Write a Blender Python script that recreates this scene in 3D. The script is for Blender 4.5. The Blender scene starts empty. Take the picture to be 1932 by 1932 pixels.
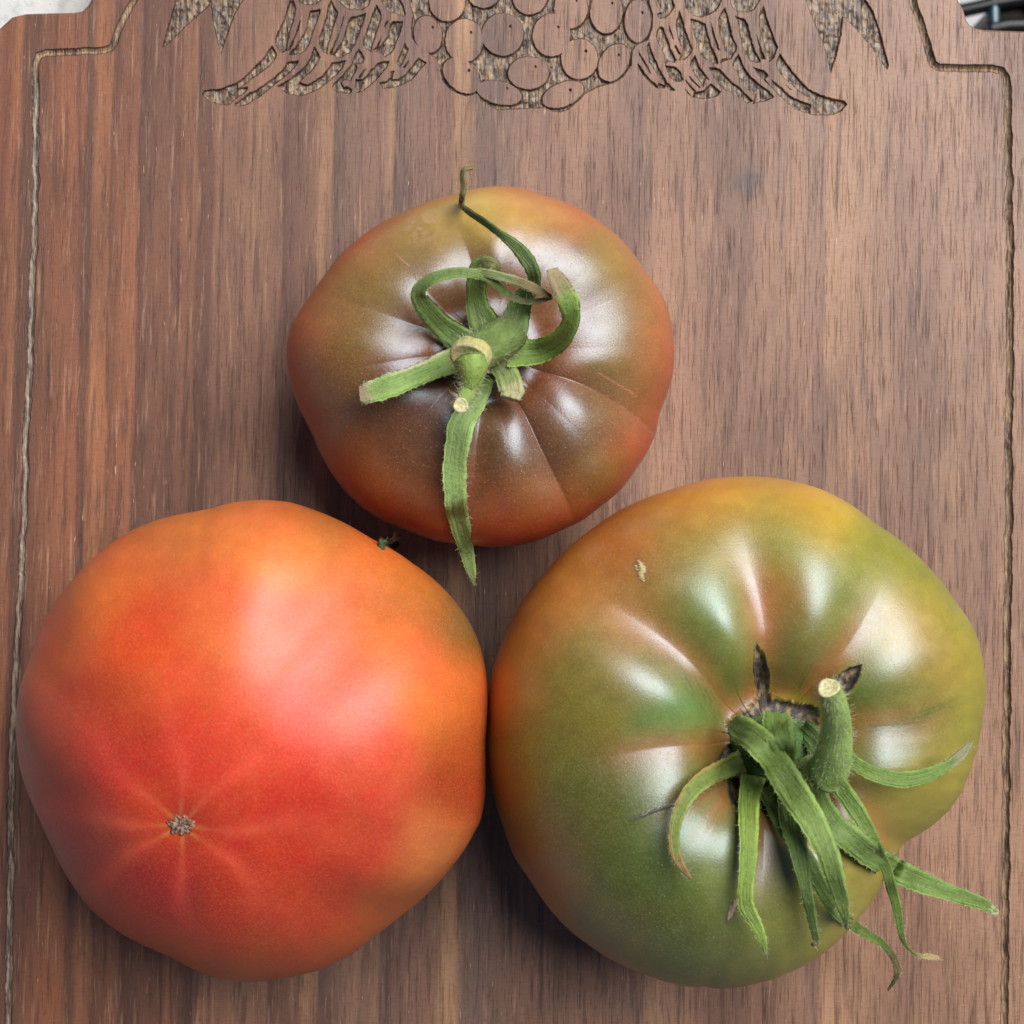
import bpy, math, random
import numpy as np
from mathutils import Vector, Matrix
from mathutils.bvhtree import BVHTree

random.seed(7); rng = np.random.default_rng(7)
scene = bpy.context.scene
COL = scene.collection
R = math.radians

# ------------------------------------------------------------------ camera
H = 0.40            # camera height above the board (m)
W = 0.115           # half of the board width seen by the camera (m)
cam = bpy.data.cameras.new('camera')
cam_ob = bpy.data.objects.new('camera', cam); COL.objects.link(cam_ob)
cam_ob.location = (0, 0, H)
cam.angle = 2 * math.atan(W / H)
cam.clip_start = 0.01; cam.clip_end = 50
cam.dof.use_dof = True; cam.dof.focus_distance = H - 0.02
cam.dof.aperture_fstop = (0.018 / math.tan(math.atan(W / H))) / 0.0016 * 0.5 if False else 22
cam.sensor_width = 36
cam.dof.aperture_fstop = cam.lens / 1000 / 0.0018
scene.camera = cam_ob

# ------------------------------------------------------------------ light
SUN_EL, SUN_AZ = 52, 44      # elevation, and angle from +Y towards +X
world = bpy.data.worlds.new('World'); scene.world = world; world.use_nodes = True
nt = world.node_tree; bg = nt.nodes['Background']
sky = nt.nodes.new('ShaderNodeTexSky'); sky.sky_type = 'NISHITA'; sky.sun_disc = False
sky.sun_elevation = R(SUN_EL); sky.sun_rotation = R(SUN_AZ)
sky.air_density = 0.7; sky.dust_density = 0.3; sky.ozone_density = 1.0
hs = nt.nodes.new('ShaderNodeHueSaturation'); hs.inputs['Saturation'].default_value = 0.9; nt.links.new(sky.outputs[0], hs.inputs['Color']); nt.links.new(hs.outputs[0], bg.inputs[0]); bg.inputs[1].default_value = 0.05
sl = bpy.data.lights.new('sun', 'SUN'); sl.energy = 5.0; sl.angle = R(48); sl.color = (1.0, 0.995, 0.985)
so = bpy.data.objects.new('sun', sl); COL.objects.link(so)
sd = Vector((math.sin(R(SUN_AZ)) * math.cos(R(SUN_EL)), math.cos(R(SUN_AZ)) * math.cos(R(SUN_EL)), math.sin(R(SUN_EL))))
so.rotation_euler = sd.to_track_quat('Z', 'Y').to_euler(); so.location = sd * 2
scene.view_settings.view_transform = 'Standard'; scene.view_settings.look = 'None'
scene.view_settings.exposure = -0.16; scene.view_settings.gamma = 1
scene.render.engine = 'CYCLES'
scene.cycles.max_bounces = 6

# ------------------------------------------------------------------ helpers
def s2l(c):
    c = np.asarray(c, float) / 255.0
    return np.where(c <= 0.04045, c / 12.92, ((c + 0.055) / 1.055) ** 2.4)
def P(u, v, z=0.0):
    """world point that stands at height z over photograph position (u, v) on a 1932 grid"""
    k = W / 966 * (H - z) / H
    return np.array([(u - 966) * k, (966 - v) * k, z])
def sstep(x, a, b):
    t = np.clip((x - a) / (b - a), 0, 1); return t * t * (3 - 2 * t)
def hash2(i, j, s):
    n = (i * 374761393 + j * 668265263 + s * 1274126177) & 0x7fffffff
    n = ((n ^ (n >> 13)) * 1274126177) & 0x7fffffff
    return ((n ^ (n >> 16)) & 0xffff) / 65535.0
def vnoise(x, y, seed=0):
    x = np.asarray(x, float); y = np.asarray(y, float)
    i = np.floor(x).astype(np.int64); j = np.floor(y).astype(np.int64)
    fx = x - i; fy = y - j; fx = fx * fx * (3 - 2 * fx); fy = fy * fy * (3 - 2 * fy)
    a = hash2(i, j, seed); b = hash2(i + 1, j, seed); c = hash2(i, j + 1, seed); d = hash2(i + 1, j + 1, seed)
    return (a * (1 - fx) + b * fx) * (1 - fy) + (c * (1 - fx) + d * fx) * fy
def fbm(x, y, seed=0, o=4):
    r = 0; a = 0.5; t = 0
    for k in range(o):
        r = r + a * vnoise(x * 2 ** k, y * 2 ** k, seed + k); t += a; a *= 0.55
    return r / t
def catmull(pts, n):
    """pts (k, m) -> dense samples (about n per span)"""
    p = np.asarray(pts, float); k = len(p)
    q = np.vstack([2 * p[0] - p[1], p, 2 * p[-1] - p[-2]])
    out = []
    for i in range(k - 1):
        a, b, c, d = q[i], q[i + 1], q[i + 2], q[i + 3]
        for t in np.linspace(0, 1, n, endpoint=False):
            out.append(0.5 * ((2 * b) + (c - a) * t + (2 * a - 5 * b + 4 * c - d) * t * t + (3 * b - a - 3 * c + d) * t ** 3))
    out.append(p[-1]); return np.array(out)
def mesh_np(name, V, F, mat, parent=None, smooth=True, attrs=None, quads=True):
    """V (n,3), F (m,4) or (m,3) arrays -> one mesh object"""
    F = np.asarray(F, np.int32); V = np.asarray(V, np.float32)
    k = F.shape[1]
    me = bpy.data.meshes.new(name)
    me.vertices.add(len(V)); me.vertices.foreach_set('co', V.ravel())
    me.loops.add(F.size); me.loops.foreach_set('vertex_index', F.ravel())
    me.polygons.add(len(F)); me.polygons.foreach_set('loop_start', np.arange(0, F.size, k, dtype=np.int32))
    me.update(calc_edges=True)
    me.polygons.foreach_set('use_smooth', np.full(len(F), smooth))
    for an, arr in (attrs or {}).items():
        arr = np.asarray(arr, np.float32)
        if arr.ndim == 1:
            a = me.attributes.new(an, 'FLOAT', 'POINT'); a.data.foreach_set('value', arr)
        elif arr.shape[1] == 3:
            a = me.attributes.new(an, 'FLOAT_VECTOR', 'POINT'); a.data.foreach_set('vector', arr.ravel())
    me.materials.append(mat)
    o = bpy.data.objects.new(name, me); COL.objects.link(o)
    if parent is not None: o.parent = parent; o.matrix_parent_inverse = parent.matrix_world.inverted()
    return o
def submesh(V, F, keep, attrs):
    f = F[keep]; idx = np.unique(f); m = np.full(len(V), -1, np.int64); m[idx] = np.arange(len(idx))
    return V[idx], m[f], {k: a[idx] for k, a in attrs.items()}
def empty(name, loc=(0, 0, 0)):
    o = bpy.data.objects.new(name, None); COL.objects.link(o); o.location = loc; o.empty_display_size = 0.02
    bpy.context.view_layer.update()
    return o
def tag(o, label=None, cat=None, kind=None, group=None):
    if label: o['label'] = label
    if cat: o['category'] = cat
    if kind: o['kind'] = kind
    if group: o['group'] = group
    return o
class Mat:
    def __init__(s, name):
        s.m = bpy.data.materials.new(name); s.m.use_nodes = True
        s.t = s.m.node_tree; s.b = s.t.nodes['Principled BSDF']
    def n(s, typ, **kw):
        x = s.t.nodes.new(typ)
        for k, v in kw.items():
            if isinstance(k, str) and hasattr(x, k): setattr(x, k, v)
        return x
    def l(s, a, b): s.t.links.new(a, b)
    def val(s, sock, v):
        if hasattr(v, 'links') or isinstance(v, bpy.types.NodeSocket): s.l(v, sock)
        else: sock.default_value = v
    def math(s, op, a, b=0.0, c=None, clamp=False):
        x = s.n('ShaderNodeMath', operation=op, use_clamp=clamp)
        s.val(x.inputs[0], a); s.val(x.inputs[1], b)
        if c is not None: s.val(x.inputs[2], c)
        return x.outputs[0]
    def mix(s, f, a, b, mode='MIX'):
        x = s.n('ShaderNodeMix', data_type='RGBA', blend_type=mode); s.val(x.inputs[0], f)
        for k, v in ((6, a), (7, b)):
            if isinstance(v, bpy.types.NodeSocket): s.l(v, x.inputs[k])
            else: x.inputs[k].default_value = (*v[:3], 1)
        return x.outputs[2]
    def attr(s, name, out='Vector'):
        x = s.n('ShaderNodeAttribute', attribute_name=name); return x.outputs[out]
    def noise(s, vec, scale=1.0, detail=3.0, rough=0.5, mapscale=None):
        if mapscale is not None:
            mp = s.n('ShaderNodeMapping'); s.l(vec, mp.inputs[0]); mp.inputs['Scale'].default_value = mapscale; vec = mp.outputs[0]
        x = s.n('ShaderNodeTexNoise'); s.l(vec, x.inputs['Vector']); x.inputs['Scale'].default_value = scale
        x.inputs['Detail'].default_value = detail; x.inputs['Roughness'].default_value = rough
        return x.outputs['Fac']
    def ss(s, v, a, b, lo=0.0, hi=1.0):
        x = s.n('ShaderNodeMapRange', interpolation_type='SMOOTHSTEP'); s.l(v, x.inputs[0])
        x.inputs[1].default_value = a; x.inputs[2].default_value = b; x.inputs[3].default_value = lo; x.inputs[4].default_value = hi
        return x.outputs[0]
    def bump(s, h, dist, strength=1.0):
        x = s.n('ShaderNodeBump'); s.l(h, x.inputs['Height']); x.inputs['Distance'].default_value = dist
        x.inputs['Strength'].default_value = strength; s.l(x.outputs[0], s.b.inputs['Normal']); return x

# ------------------------------------------------------------------ wood material
def wood_material():
    M = Mat('walnut_wood')
    g = M.attr('grain')                       # (u across, v along, 0) in photograph units, leaning with the grain
    sep = M.n('ShaderNodeSeparateXYZ'); M.l(g, sep.inputs[0]); U = sep.outputs[0]
    warp = M.noise(g, 1.0, 3, 0.5, (0.004, 0.0022, 1))
    warp2 = M.noise(g, 1.0, 2, 0.5, (0.03, 0.007, 1))
    Uw = M.math('ADD', U, M.math('MULTIPLY', M.math('SUBTRACT', warp, 0.5), 26.0))
    Uw = M.math('ADD', Uw, M.math('MULTIPLY', M.math('SUBTRACT', warp2, 0.5), 12.0))
    def ramp(stops, lo, hi):
        f = M.math('DIVIDE', M.math('SUBTRACT', Uw, lo), hi - lo, clamp=True)
        r = M.n('ShaderNodeValToRGB'); M.l(f, r.inputs[0]); e = r.color_ramp.elements
        for k, (u, c) in enumerate(stops):
            p = (u - lo) / (hi - lo); base = s2l((132, 92, 72)) if hi < 700 else s2l((150, 120, 106)); kk = 0.45 if hi < 700 else 0.2; cc = (s2l(c) * (1 - kk) + base * kk) * (1.12 if hi < 700 else 1.0) * (np.array([0.97, 1.0, 0.88]) if hi < 700 else np.array([1.08, 1.03, 0.82])); cc = 0.18 * (cc / 0.18) ** 1.28; lm = cc.mean(); cc = np.clip(lm + (cc - lm) * (0.80 if hi < 700 else 0.78), 0.005, 1); col = (*cc, 1)
            if k == 0: e[0].position = p; e[0].color = col
            elif k == 1: e[1].position = p; e[1].color = col
            else: x = e.new(p); x.color = col
        return r.outputs[0]
    A = [(-60, (120, 72, 48)), (-20, (150, 98, 66)), (5, (118, 70, 50)), (28, (165, 112, 72)), (38, (92, 64, 58)), (56, (88, 62, 56)),
         (84, (122, 80, 58)), (125, (152, 98, 66)), (152, (146, 92, 64)), (157, (92, 66, 60)), (168, (100, 72, 62)), (180, (172, 118, 76)),
         (206, (160, 108, 72)), (210, (112, 76, 58)), (232, (150, 98, 68)), (256, (158, 106, 74)), (262, (84, 60, 60)), (295, (126, 90, 74)),
         (336, (110, 78, 70)), (345, (142, 102, 78)), (366, (140, 100, 78)), (372, (94, 68, 66)), (398, (96, 72, 70)), (406, (142, 112, 98)),
         (462, (140, 110, 98)), (466, (158, 128, 110)), (530, (146, 116, 104)), (536, (98, 76, 80)), (560, (124, 98, 94)), (590, (140, 112, 98)), (600, (168, 138, 112))]
    B = [(600, (168, 138, 112)), (622, (150, 120, 100)), (630, (96, 84, 88)), (655, (120, 100, 100)), (690, (138, 112, 106)), (722, (132, 106, 102)),
         (738, (160, 132, 112)), (746, (100, 88, 98)), (775, (128, 104, 106)), (820, (136, 110, 106)), (852, (146, 118, 106)), (862, (184, 156, 126)),
         (884, (170, 140, 118)), (898, (120, 106, 108)), (925, (116, 102, 108)), (965, (132, 112, 110)), (1000, (148, 120, 112)), (1035, (140, 112, 106)),
         (1090, (152, 124, 112)), (1160, (148, 120, 110)), (1205, (128, 106, 104)), (1240, (156, 128, 114)), (1330, (146, 118, 108)), (1400, (140, 113, 104)),
         (1500, (156, 128, 114)), (1555, (136, 112, 108)), (1564, (172, 142, 122)), (1640, (158, 130, 116)), (1720, (150, 122, 112)), (1800, (158, 130, 118)), (1990, (152, 126, 116))]
    ca = ramp(A, -60, 600); cb = ramp(B, 600, 1990)
    col = M.mix(M.math('GREATER_THAN', Uw, 600.0), ca, cb)
    # broad darker clouds and long streaks in the wood
    cl = M.noise(g, 1.0, 4, 0.55, (0.006, 0.0016, 1))
    col = M.mix(M.ss(cl, 0.38, 0.66, 0.0, 0.55), col, tuple(s2l((96, 70, 60))))
    st = M.noise(g, 1.0, 4, 0.6, (0.085, 0.0045, 1))
    col = M.mix(M.ss(st, 0.48, 0.70, 0.0, 0.66), col, tuple(s2l((72, 52, 46))))
    st2 = M.noise(g, 1.0, 3, 0.6, (0.11, 0.006, 3))
    col = M.mix(M.ss(st2, 0.55, 0.75, 0.0, 0.5), col, tuple(s2l((198, 160, 130))))
    right = M.ss(U, 880, 1120, 0.0, 1.0)
    # knot
    kn = M.n('ShaderNodeVectorMath', operation='DISTANCE'); M.l(g, kn.inputs[0]); kn.inputs[1].default_value = (1408, 345, 0)
    knw = M.math('ADD', kn.outputs['Value'], M.math('MULTIPLY', M.noise(g, 0.05, 3), 40.0))
    col = M.mix(M.ss(knw, 30, 62, 0.75, 0.0), col, tuple(s2l((84, 74, 76))))
    # fine pores : short dark strokes along the grain, denser on the right hand side
    p1 = M.noise(g, 1.0, 2, 0.6, (0.42, 0.012, 5)); p2 = M.noise(g, 1.0, 3, 0.7, (0.30, 0.007, 9))
    po = M.ss(p1, 0.60, 0.70); po2 = M.ss(p2, 0.57, 0.68)
    pm = M.math('MAXIMUM', M.math('MULTIPLY', po, M.math('ADD', 0.26, M.math('MULTIPLY', right, 0.22))), M.math('MULTIPLY', po2, M.math('ADD', 0.14, M.math('MULTIPLY', right, 0.24))))
    col = M.mix(pm, col, tuple(s2l((52, 40, 46))))
    l1 = M.noise(g, 1.0, 2, 0.6, (0.26, 0.012, 17)); col = M.mix(M.ss(l1, 0.62, 0.74, 0.0, 0.40), col, tuple(s2l((206, 170, 142))))
    # woven fleck across the grain, tiny pale scratches
    fl = M.noise(g, 1.0, 3, 0.6, (0.06, 0.22, 3)); col = M.mix(M.ss(fl, 0.42, 0.75, 0.0, 0.24), col, tuple(s2l((60, 44, 42))))
    gr = M.noise(g, 0.5, 2, 0.6); col = M.mix(M.ss(gr, 0.3, 0.7, 0.0, 0.22), col, tuple(s2l((70, 52, 48))))
    sc_ = M.noise(g, 1.0, 2, 0.4, (0.22, 0.03, 30)); col = M.mix(M.ss(sc_, 0.735, 0.775, 0.0, 0.6), col, tuple(s2l((226, 186, 150))))
    col = M.mix(1.0, col, (1.10, 0.96, 0.84), 'MULTIPLY')
    # routed recesses: pale raw fibre, burnt rims and scorched spots
    cv = M.attr('carve', 'Fac'); bn = M.attr('burn', 'Fac')
    fi = M.noise(g, 1.0, 4, 0.65, (0.16, 0.016, 3)); fi2 = M.noise(g, 0.11, 4, 0.6)
    raw = M.mix(M.ss(fi, 0.36, 0.62), tuple(s2l((84, 62, 46))), tuple(s2l((170, 140, 108))))
    raw = M.mix(M.math('MULTIPLY', M.ss(fi2, 0.54, 0.62), 0.30), raw, tuple(s2l((58, 44, 40))))
    gv = M.attr('grey', 'Fac')
    raw = M.mix(M.math('MULTIPLY', gv, 0.8), raw, M.mix(M.ss(fi, 0.4, 0.6), tuple(s2l((88, 74, 66))), tuple(s2l((156, 138, 122)))))
    col = M.mix(cv, col, raw); col = M.mix(bn, col, tuple(s2l((40, 24, 22))))
    M.l(col, M.b.inputs['Base Color'])
    M.l(M.ss(fi2, 0.2, 0.8, 0.36, 0.48), M.b.inputs['Roughness'])
    M.b.inputs['Specular IOR Level'].default_value = 0.6
    hh = M.math('SUBTRACT', M.math('MULTIPLY', gr, 0.35), M.math('ADD', M.math('MULTIPLY', po, 0.7), M.math('MULTIPLY', po2, 0.6)))
    hh = M.math('ADD', hh, M.math('MULTIPLY', cv, M.math('MULTIPLY', fi, 0.8)))
    M.bump(hh, 0.00012, 0.8)
    return M.m
WOOD = wood_material()

def simple(name, rgb, rough=0.6, metal=0.0, nscale=300, namp=0.25, bump=0.0):
    M = Mat(name); tc = M.n('ShaderNodeTexCoord'); n = M.noise(tc.outputs['Object'], nscale, 4, 0.6)
    c = s2l(rgb); M.l(M.mix(M.ss(n, 0.3, 0.7), tuple(c * (1 - namp)), tuple(np.clip(c * (1 + namp), 0, 1))), M.b.inputs['Base Color'])
    M.b.inputs['Roughness'].default_value = rough; M.b.inputs['Metallic'].default_value = metal
    if bump: M.bump(n, bump)
    return M.m

# ------------------------------------------------------------------ cutting board
def sdist(px, py, poly):
    """signed distance, positive inside"""
    poly = np.asarray(poly, float); n = len(poly)
    d = np.full(px.shape, 1e9); inside = np.zeros(px.shape, bool)
    for i in range(n):
        ax, ay = poly[i]; bx, by = poly[(i + 1) % n]
        ex, ey = bx - ax, by - ay; L = ex * ex + ey * ey + 1e-12
        t = np.clip(((px - ax) * ex + (py - ay) * ey) / L, 0, 1)
        d = np.minimum(d, (px - ax - t * ex) ** 2 + (py - ay - t * ey) ** 2)
        c = ((ay > py) != (by > py)) & (px < ex * (py - ay) / (ey if abs(ey) > 1e-9 else 1e-9) + ax)
        inside ^= c
    d = np.sqrt(d); return np.where(inside, d, -d)
def ldist(px, py, line):
    d = np.full(px.shape, 1e9); side = np.zeros(px.shape)
    for (ax, ay), (bx, by) in zip(line[:-1], line[1:]):
        ex, ey = bx - ax, by - ay; L = ex * ex + ey * ey + 1e-12
        t = np.clip(((px - ax) * ex + (py - ay) * ey) / L, 0, 1)
        dd = np.hypot(px - ax - t * ex, py - ay - t * ey)
        s = np.sign((px - ax) * ey - (py - ay) * ex)
        side = np.where(dd < d, s, side); d = np.minimum(d, dd)
    return d, side
K = 350 / 1932 * 1932 / 3024
def Zc(off, pts): return [(off * 0.638889 + x * K, y * K) for x, y in pts]
def RG(off, pts): return [((off + x / 1.932) * 0.638889, y / 1.932 * 0.638889) for x, y in pts]
FEATHERS = [
 Zc(580, [(90,1530),(130,1470),(250,1455),(380,1450),(450,1420),(650,1350),(760,1270),(900,1130),(1050,990),(1110,920),(1180,810),(1230,740),(1290,840),(1310,900),(1270,980),(1190,1070),(1050,1190),(900,1290),(800,1370),(690,1440),(840,1410),(830,1470),(760,1540),(640,1610),(560,1680),(510,1715),(400,1705),(250,1665),(150,1610)]),
 Zc(580, [(610,1700),(700,1640),(800,1560),(880,1500),(950,1480),(1090,1390),(1180,1320),(1280,1250),(1370,1160),(1420,1120),(1480,1020),(1540,1000),(1670,990),(1600,1100),(1520,1180),(1420,1270),(1330,1330),(1280,1370),(1200,1440),(1130,1490),(1060,1560),(940,1630),(850,1690),(740,1730),(660,1730)]),
 Zc(580, [(1310,1410),(1500,1300),(1700,1140),(1800,1040),(1860,930),(1920,760),(1985,860),(2020,940),(1966,1040),(1866,1170),(1766,1250),(1680,1340),(1760,1370),(1830,1380),(1930,1310),(2046,1240),(2146,1130),(2206,1020),(2326,1010),(2446,980),(2366,1120),(2286,1220),(2166,1320),(2016,1440),(1866,1510),(1766,1545),(1640,1560),(1520,1540),(1400,1480)]),
 Zc(580, [(1530,0),(1490,90),(1450,250),(1400,380),(1340,500),(1290,600),(1275,700),(1320,790),(1400,860),(1470,830),(1480,720),(1510,600),(1530,480),(1580,360),(1630,130),(1580,20),(1560,-150),(1540,-300),(1500,-150)]),
 Zc(580, [(2030,150),(1930,170),(1850,180),(1820,300),(1800,420),(1740,560),(1660,700),(1560,820),(1500,900),(1600,890),(1700,870),(1780,820),(1840,720),(1880,600),(1920,480),(1985,290)]),
 Zc(580, [(1690,320),(1705,340),(1640,520),(1570,720),(1510,840),(1470,830),(1570,650),(1640,470)]),
 Zc(580, [(1660,0),(1700,60),(1800,80),(1930,70),(2010,20),(2060,-60),(2050,-300),(1700,-300)]),
 Zc(900, [(430,0),(380,100),(350,280),(290,450),(235,600),(230,720),(280,820),(360,890),(380,740),(420,620),(470,440),(520,300),(540,200),(490,120)]),
 Zc(900, [(630,260),(642,290),(600,420),(540,600),(460,800),(450,890),(400,890),(480,700),(560,520),(600,380)]),
 Zc(900, [(1000,210),(930,240),(750,280),(700,380),(670,480),(620,640),(540,780),(450,890),(540,940),(620,920),(740,850),(820,720),(880,560),(950,380)]),
 Zc(900, [(520,0),(700,155),(800,150),(930,165),(1030,100),(1080,0),(1090,-300),(560,-300)]),
 Zc(900, [(1175,80),(1130,160),(1080,290),(1040,400),(1000,520),(960,640),(950,740),(1000,800),(1080,860),(1100,740),(1160,560),(1220,400),(1255,240),(1215,150)]),
 Zc(900, [(1340,320),(1348,350),(1300,470),(1290,460),(1310,380)]),
 Zc(900, [(1255,580),(1200,780),(1180,850),(1100,830),(1180,740)]),
 Zc(900, [(1600,345),(1430,350),(1390,420),(1370,560),(1300,660),(1210,780),(1200,850),(1280,880),(1300,930),(1400,870),(1460,800),(1500,680),(1560,520),(1600,380)]),
 Zc(900, [(1250,0),(1260,60),(1310,130),(1380,190),(1480,220),(1620,270),(1640,230),(1600,70),(1560,0),(1560,-300),(1250,-300)]),
 Zc(900, [(870,790),(830,860),(790,970),(760,1060),(700,1110),(600,1240),(480,1350),(440,1420),(520,1500),(620,1500),(740,1530),(775,1460),(700,1410),(640,1420),(600,1350),(650,1290),(740,1320),(790,1240),(830,1170),(860,1100),(830,1040),(950,1020),(975,940),(930,860)]),
 Zc(900, [(1380,990),(1300,1000),(1180,1030),(1130,1100),(1060,1150),(1000,1240),(930,1300),(830,1290),(820,1420),(900,1480),(850,1510),(960,1480),(1060,1400),(1160,1310),(1260,1190),(1340,1100)]),
 Zc(900, [(1000,1110),(900,1280),(880,1250),(980,1120)]),
 Zc(900, [(1630,700),(1590,800),(1550,900),(1500,1010),(1540,1100),(1590,1040),(1650,920),(1690,790),(1650,760)]),
 Zc(900, [(1850,940),(1986,1020),(1920,1090),(1790,1250),(1700,1330),(1550,1400),(1400,1440),(1280,1440),(1210,1350),(1330,1330),(1390,1260),(1400,1170),(1460,1150),(1420,1290),(1520,1290),(1640,1210),(1720,1110),(1790,1020)]),
 Zc(900, [(1702,990),(1622,1112),(1603,1100),(1688,985)]),
 Zc(1850, [(450,0),(480,60),(560,200),(500,230),(530,310),(620,300),(700,240),(790,110),(760,0),(760,-300),(450,-300)]),
 Zc(1850, [(550,430),(500,480),(480,600),(520,700),(560,800),(620,900),(630,1040),(700,1000),(790,1020),(820,980),(720,790),(690,700),(640,560),(600,440)]),
 Zc(1850, [(860,160),(840,260),(800,400),(830,560),(850,660),(900,780),(900,900),(850,990),(950,970),(1040,890),(1080,800),(1020,650),(950,450),(910,300)]),
 Zc(1850, [(690,400),(720,470),(768,640),(745,630),(700,500)]), Zc(1850, [(800,730),(890,900),(850,890),(780,760)]),
 Zc(1850, [(200,830),(400,1190),(385,1205),(205,900)]), Zc(1850, [(190,1030),(300,1200),(500,1400),(520,1450),(400,1370),(260,1210),(180,1080)]),
 Zc(1850, [(370,690),(330,760),(360,900),(370,1010),(460,1140),(560,1270),(620,1370),(700,1470),(780,1480),(790,1460),(660,1340),(540,1130),(440,900),(390,760)]),
 Zc(1850, [(520,1350),(640,1400),(620,1440),(500,1420)]), Zc(1850, [(630,1060),(700,1250),(780,1330),(860,1330),(930,1290),(880,1170),(800,1090)]),
 Zc(1850, [(1040,300),(1070,450),(1120,600),(1160,720),(1200,880),(1280,960),(1400,1020),(1500,1040),(1480,960),(1380,740),(1330,560),(1290,400),(1180,340)]),
 Zc(1850, [(1380,370),(1420,500),(1522,830),(1488,810),(1400,560)]),
 Zc(1850, [(1610,120),(1520,250),(1490,350),(1520,520),(1560,680),(1620,850),(1640,950),(1560,960),(1520,1030),(1700,960),(1790,820),(1800,760),(1720,560),(1660,300)]),
 Zc(1850, [(950,0),(960,130),(1060,230),(1200,280),(1340,240),(1450,180),(1520,80),(1550,0),(1540,-300),(960,-300)]),
 Zc(1850, [(1120,890),(1050,1000),(1040,1060),(1090,1180),(1200,1330),(1250,1430),(1290,1280),(1350,1310),(1260,1180),(1180,1060)]),
 Zc(1850, [(1010,1230),(1220,1440),(1180,1430),(1020,1270)]), Zc(1850, [(960,1300),(1140,1490),(1080,1490),(960,1330)]), Zc(1850, [(950,1440),(1060,1580),(1000,1530)]),
 Zc(1850, [(1080,1580),(1100,1500),(1250,1480),(1380,1360),(1540,1500),(1480,1560),(1400,1590),(1250,1610)]),
 Zc(1850, [(1340,1100),(1440,1100),(1540,1140),(1700,1320),(1850,1430),(2066,1650),(1966,1680),(1866,1620),(1700,1500),(1560,1450),(1430,1270)]),
 Zc(2170, [(70,880),(10,950),(-40,1080),(40,1180),(100,1370),(200,1450),(330,1560),(300,1690),(420,1660),(500,1650),(640,1580),(560,1490),(400,1370),(250,1240),(140,1080)]),
 Zc(2170, [(0,260),(60,350),(80,560),(120,760),(180,900),(260,1000),(400,1020),(420,990),(320,800),(260,600),(210,400),(170,320)]),
 Zc(2170, [(340,550),(500,960),(430,960),(400,750)]),
 Zc(2170, [(470,80),(400,250),(400,400),(420,500),(480,700),(490,860),(520,960),(560,1010),(650,930),(700,760),(650,640),(560,400),(510,260)]),
 Zc(2170, [(-80,0),(-60,100),(40,190),(200,200),(320,150),(420,0),(420,-300),(-80,-300)]),
 Zc(2170, [(740,870),(680,1000),(680,1100),(760,1220),(860,1330),(980,1420),(1080,1520),(1200,1600),(1240,1700),(1230,1860),(1400,1880),(1600,1870),(1750,1800),(1830,1700),(1790,1640),(1650,1620),(1400,1550),(1200,1450),(1050,1290),(960,1190),(820,1000)]),
 Zc(2170, [(610,1300),(620,1440),(700,1530),(800,1620),(900,1720),(1040,1800),(1230,1860),(1240,1700),(1080,1650),(900,1560),(780,1440)]),
 Zc(2170, [(290,1090),(500,1160),(550,1240),(490,1290),(620,1450),(560,1380),(400,1240)]),
 Zc(2170, [(830,1390),(930,1470),(900,1460)]),
]
LEAVES = [
 RG(0, [(1010,-250),(1000,0),(950,180),(925,270),(960,250),(1080,130),(1190,35),(1200,0),(1215,130),(1240,240),(1257,315),(1290,220),(1340,80),(1385,0),(1400,-250)]),
 RG(2024, [(680,-250),(690,0),(710,70),(770,210),(805,300),(830,415),(860,330),(890,200),(900,95),(980,170),(1060,270),(1150,395),(1160,370),(1110,180),(1070,60),(1030,0),(1010,-250)]),
]
def ell(off, cx, cy, rx, ry, rot=0):
    u, v = off * 0.638889 + cx * K, cy * K
    return (u, v, rx * K, ry * K, R(rot))
GRAPES = [ell(1200, 665, 40, 288, 305), ell(1200, 1260, -120, 265, 245), ell(1200, 350, 560, 225, 300, -14), ell(1200, 945, 660, 308, 350), ell(1200, 1570, 560, 335, 345),
 ell(1200, 900, 1235, 345, 235, 42), ell(1200, 1510, 1510, 370, 185, 14), ell(1530, 170, 1190, 330, 262), ell(1530, 190, -60, 285, 292), ell(1530, 545, 570, 305, 345),
 ell(1530, 860, 130, 270, 330), ell(1530, 1000, 960, 298, 325), ell(1530, 1440, 190, 262, 350), ell(1530, 1950, 340, 210, 345), ell(1530, 1560, 1020, 225, 325, 30),
 ell(1530, 730, 1540, 345, 190, -22)]
CLUSTER = Zc(1200, [(40,-330),(60,0),(130,250),(100,420),(110,600),(180,720),(400,880),(480,900),(560,1080),(600,1290),(720,1450),(960,1550),(1160,1500),(1220,1610),(1480,1770),(1760,1760)]) + \
 Zc(1530, [(60,1750),(330,1740),(440,1740),(600,1800),(680,1810),(800,1770),(1000,1600),(1090,1500),(1170,1460),(1320,1390),(1550,1330),(1700,1240),(1830,1050),(1840,830),(1900,720),(2100,640),(2170,450),(2180,250),(2110,0),(2090,-330)])
OUTLINE = [(-70, 2250), (-60, 400), (-58, 150), (-45, 95), (-22, 68), (0, 51), (22, 31), (48, 25), (96, 23.5), (140, 22.5), (155, 19), (165, 9), (170, 0), (180, -30), (190, -110),
           (1776, -110), (1796, -35), (1809, 0), (1818, 16), (1824, 36), (1830, 45), (1840, 52), (1856, 55), (1891, 56.5), (1932, 58), (1975, 64), (1992, 90), (1998, 140), (2003, 2250)]
GROOVE_L = [(276, -115), (262, -40), (251, 0), (228, 43), (215, 80), (210, 90), (198, 95), (132, 97.5), (88, 99), (74, 104), (69, 118), (68, 160), (68, 255), (67, 400), (63, 500), (57, 650), (51, 780), (47, 900), (43, 1000), (39, 1100), (34, 1200), (27, 1300), (23, 1400), (20, 1500), (20, 1600), (19, 1700), (17, 1800), (15, 1932), (12, 2250)]
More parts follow.
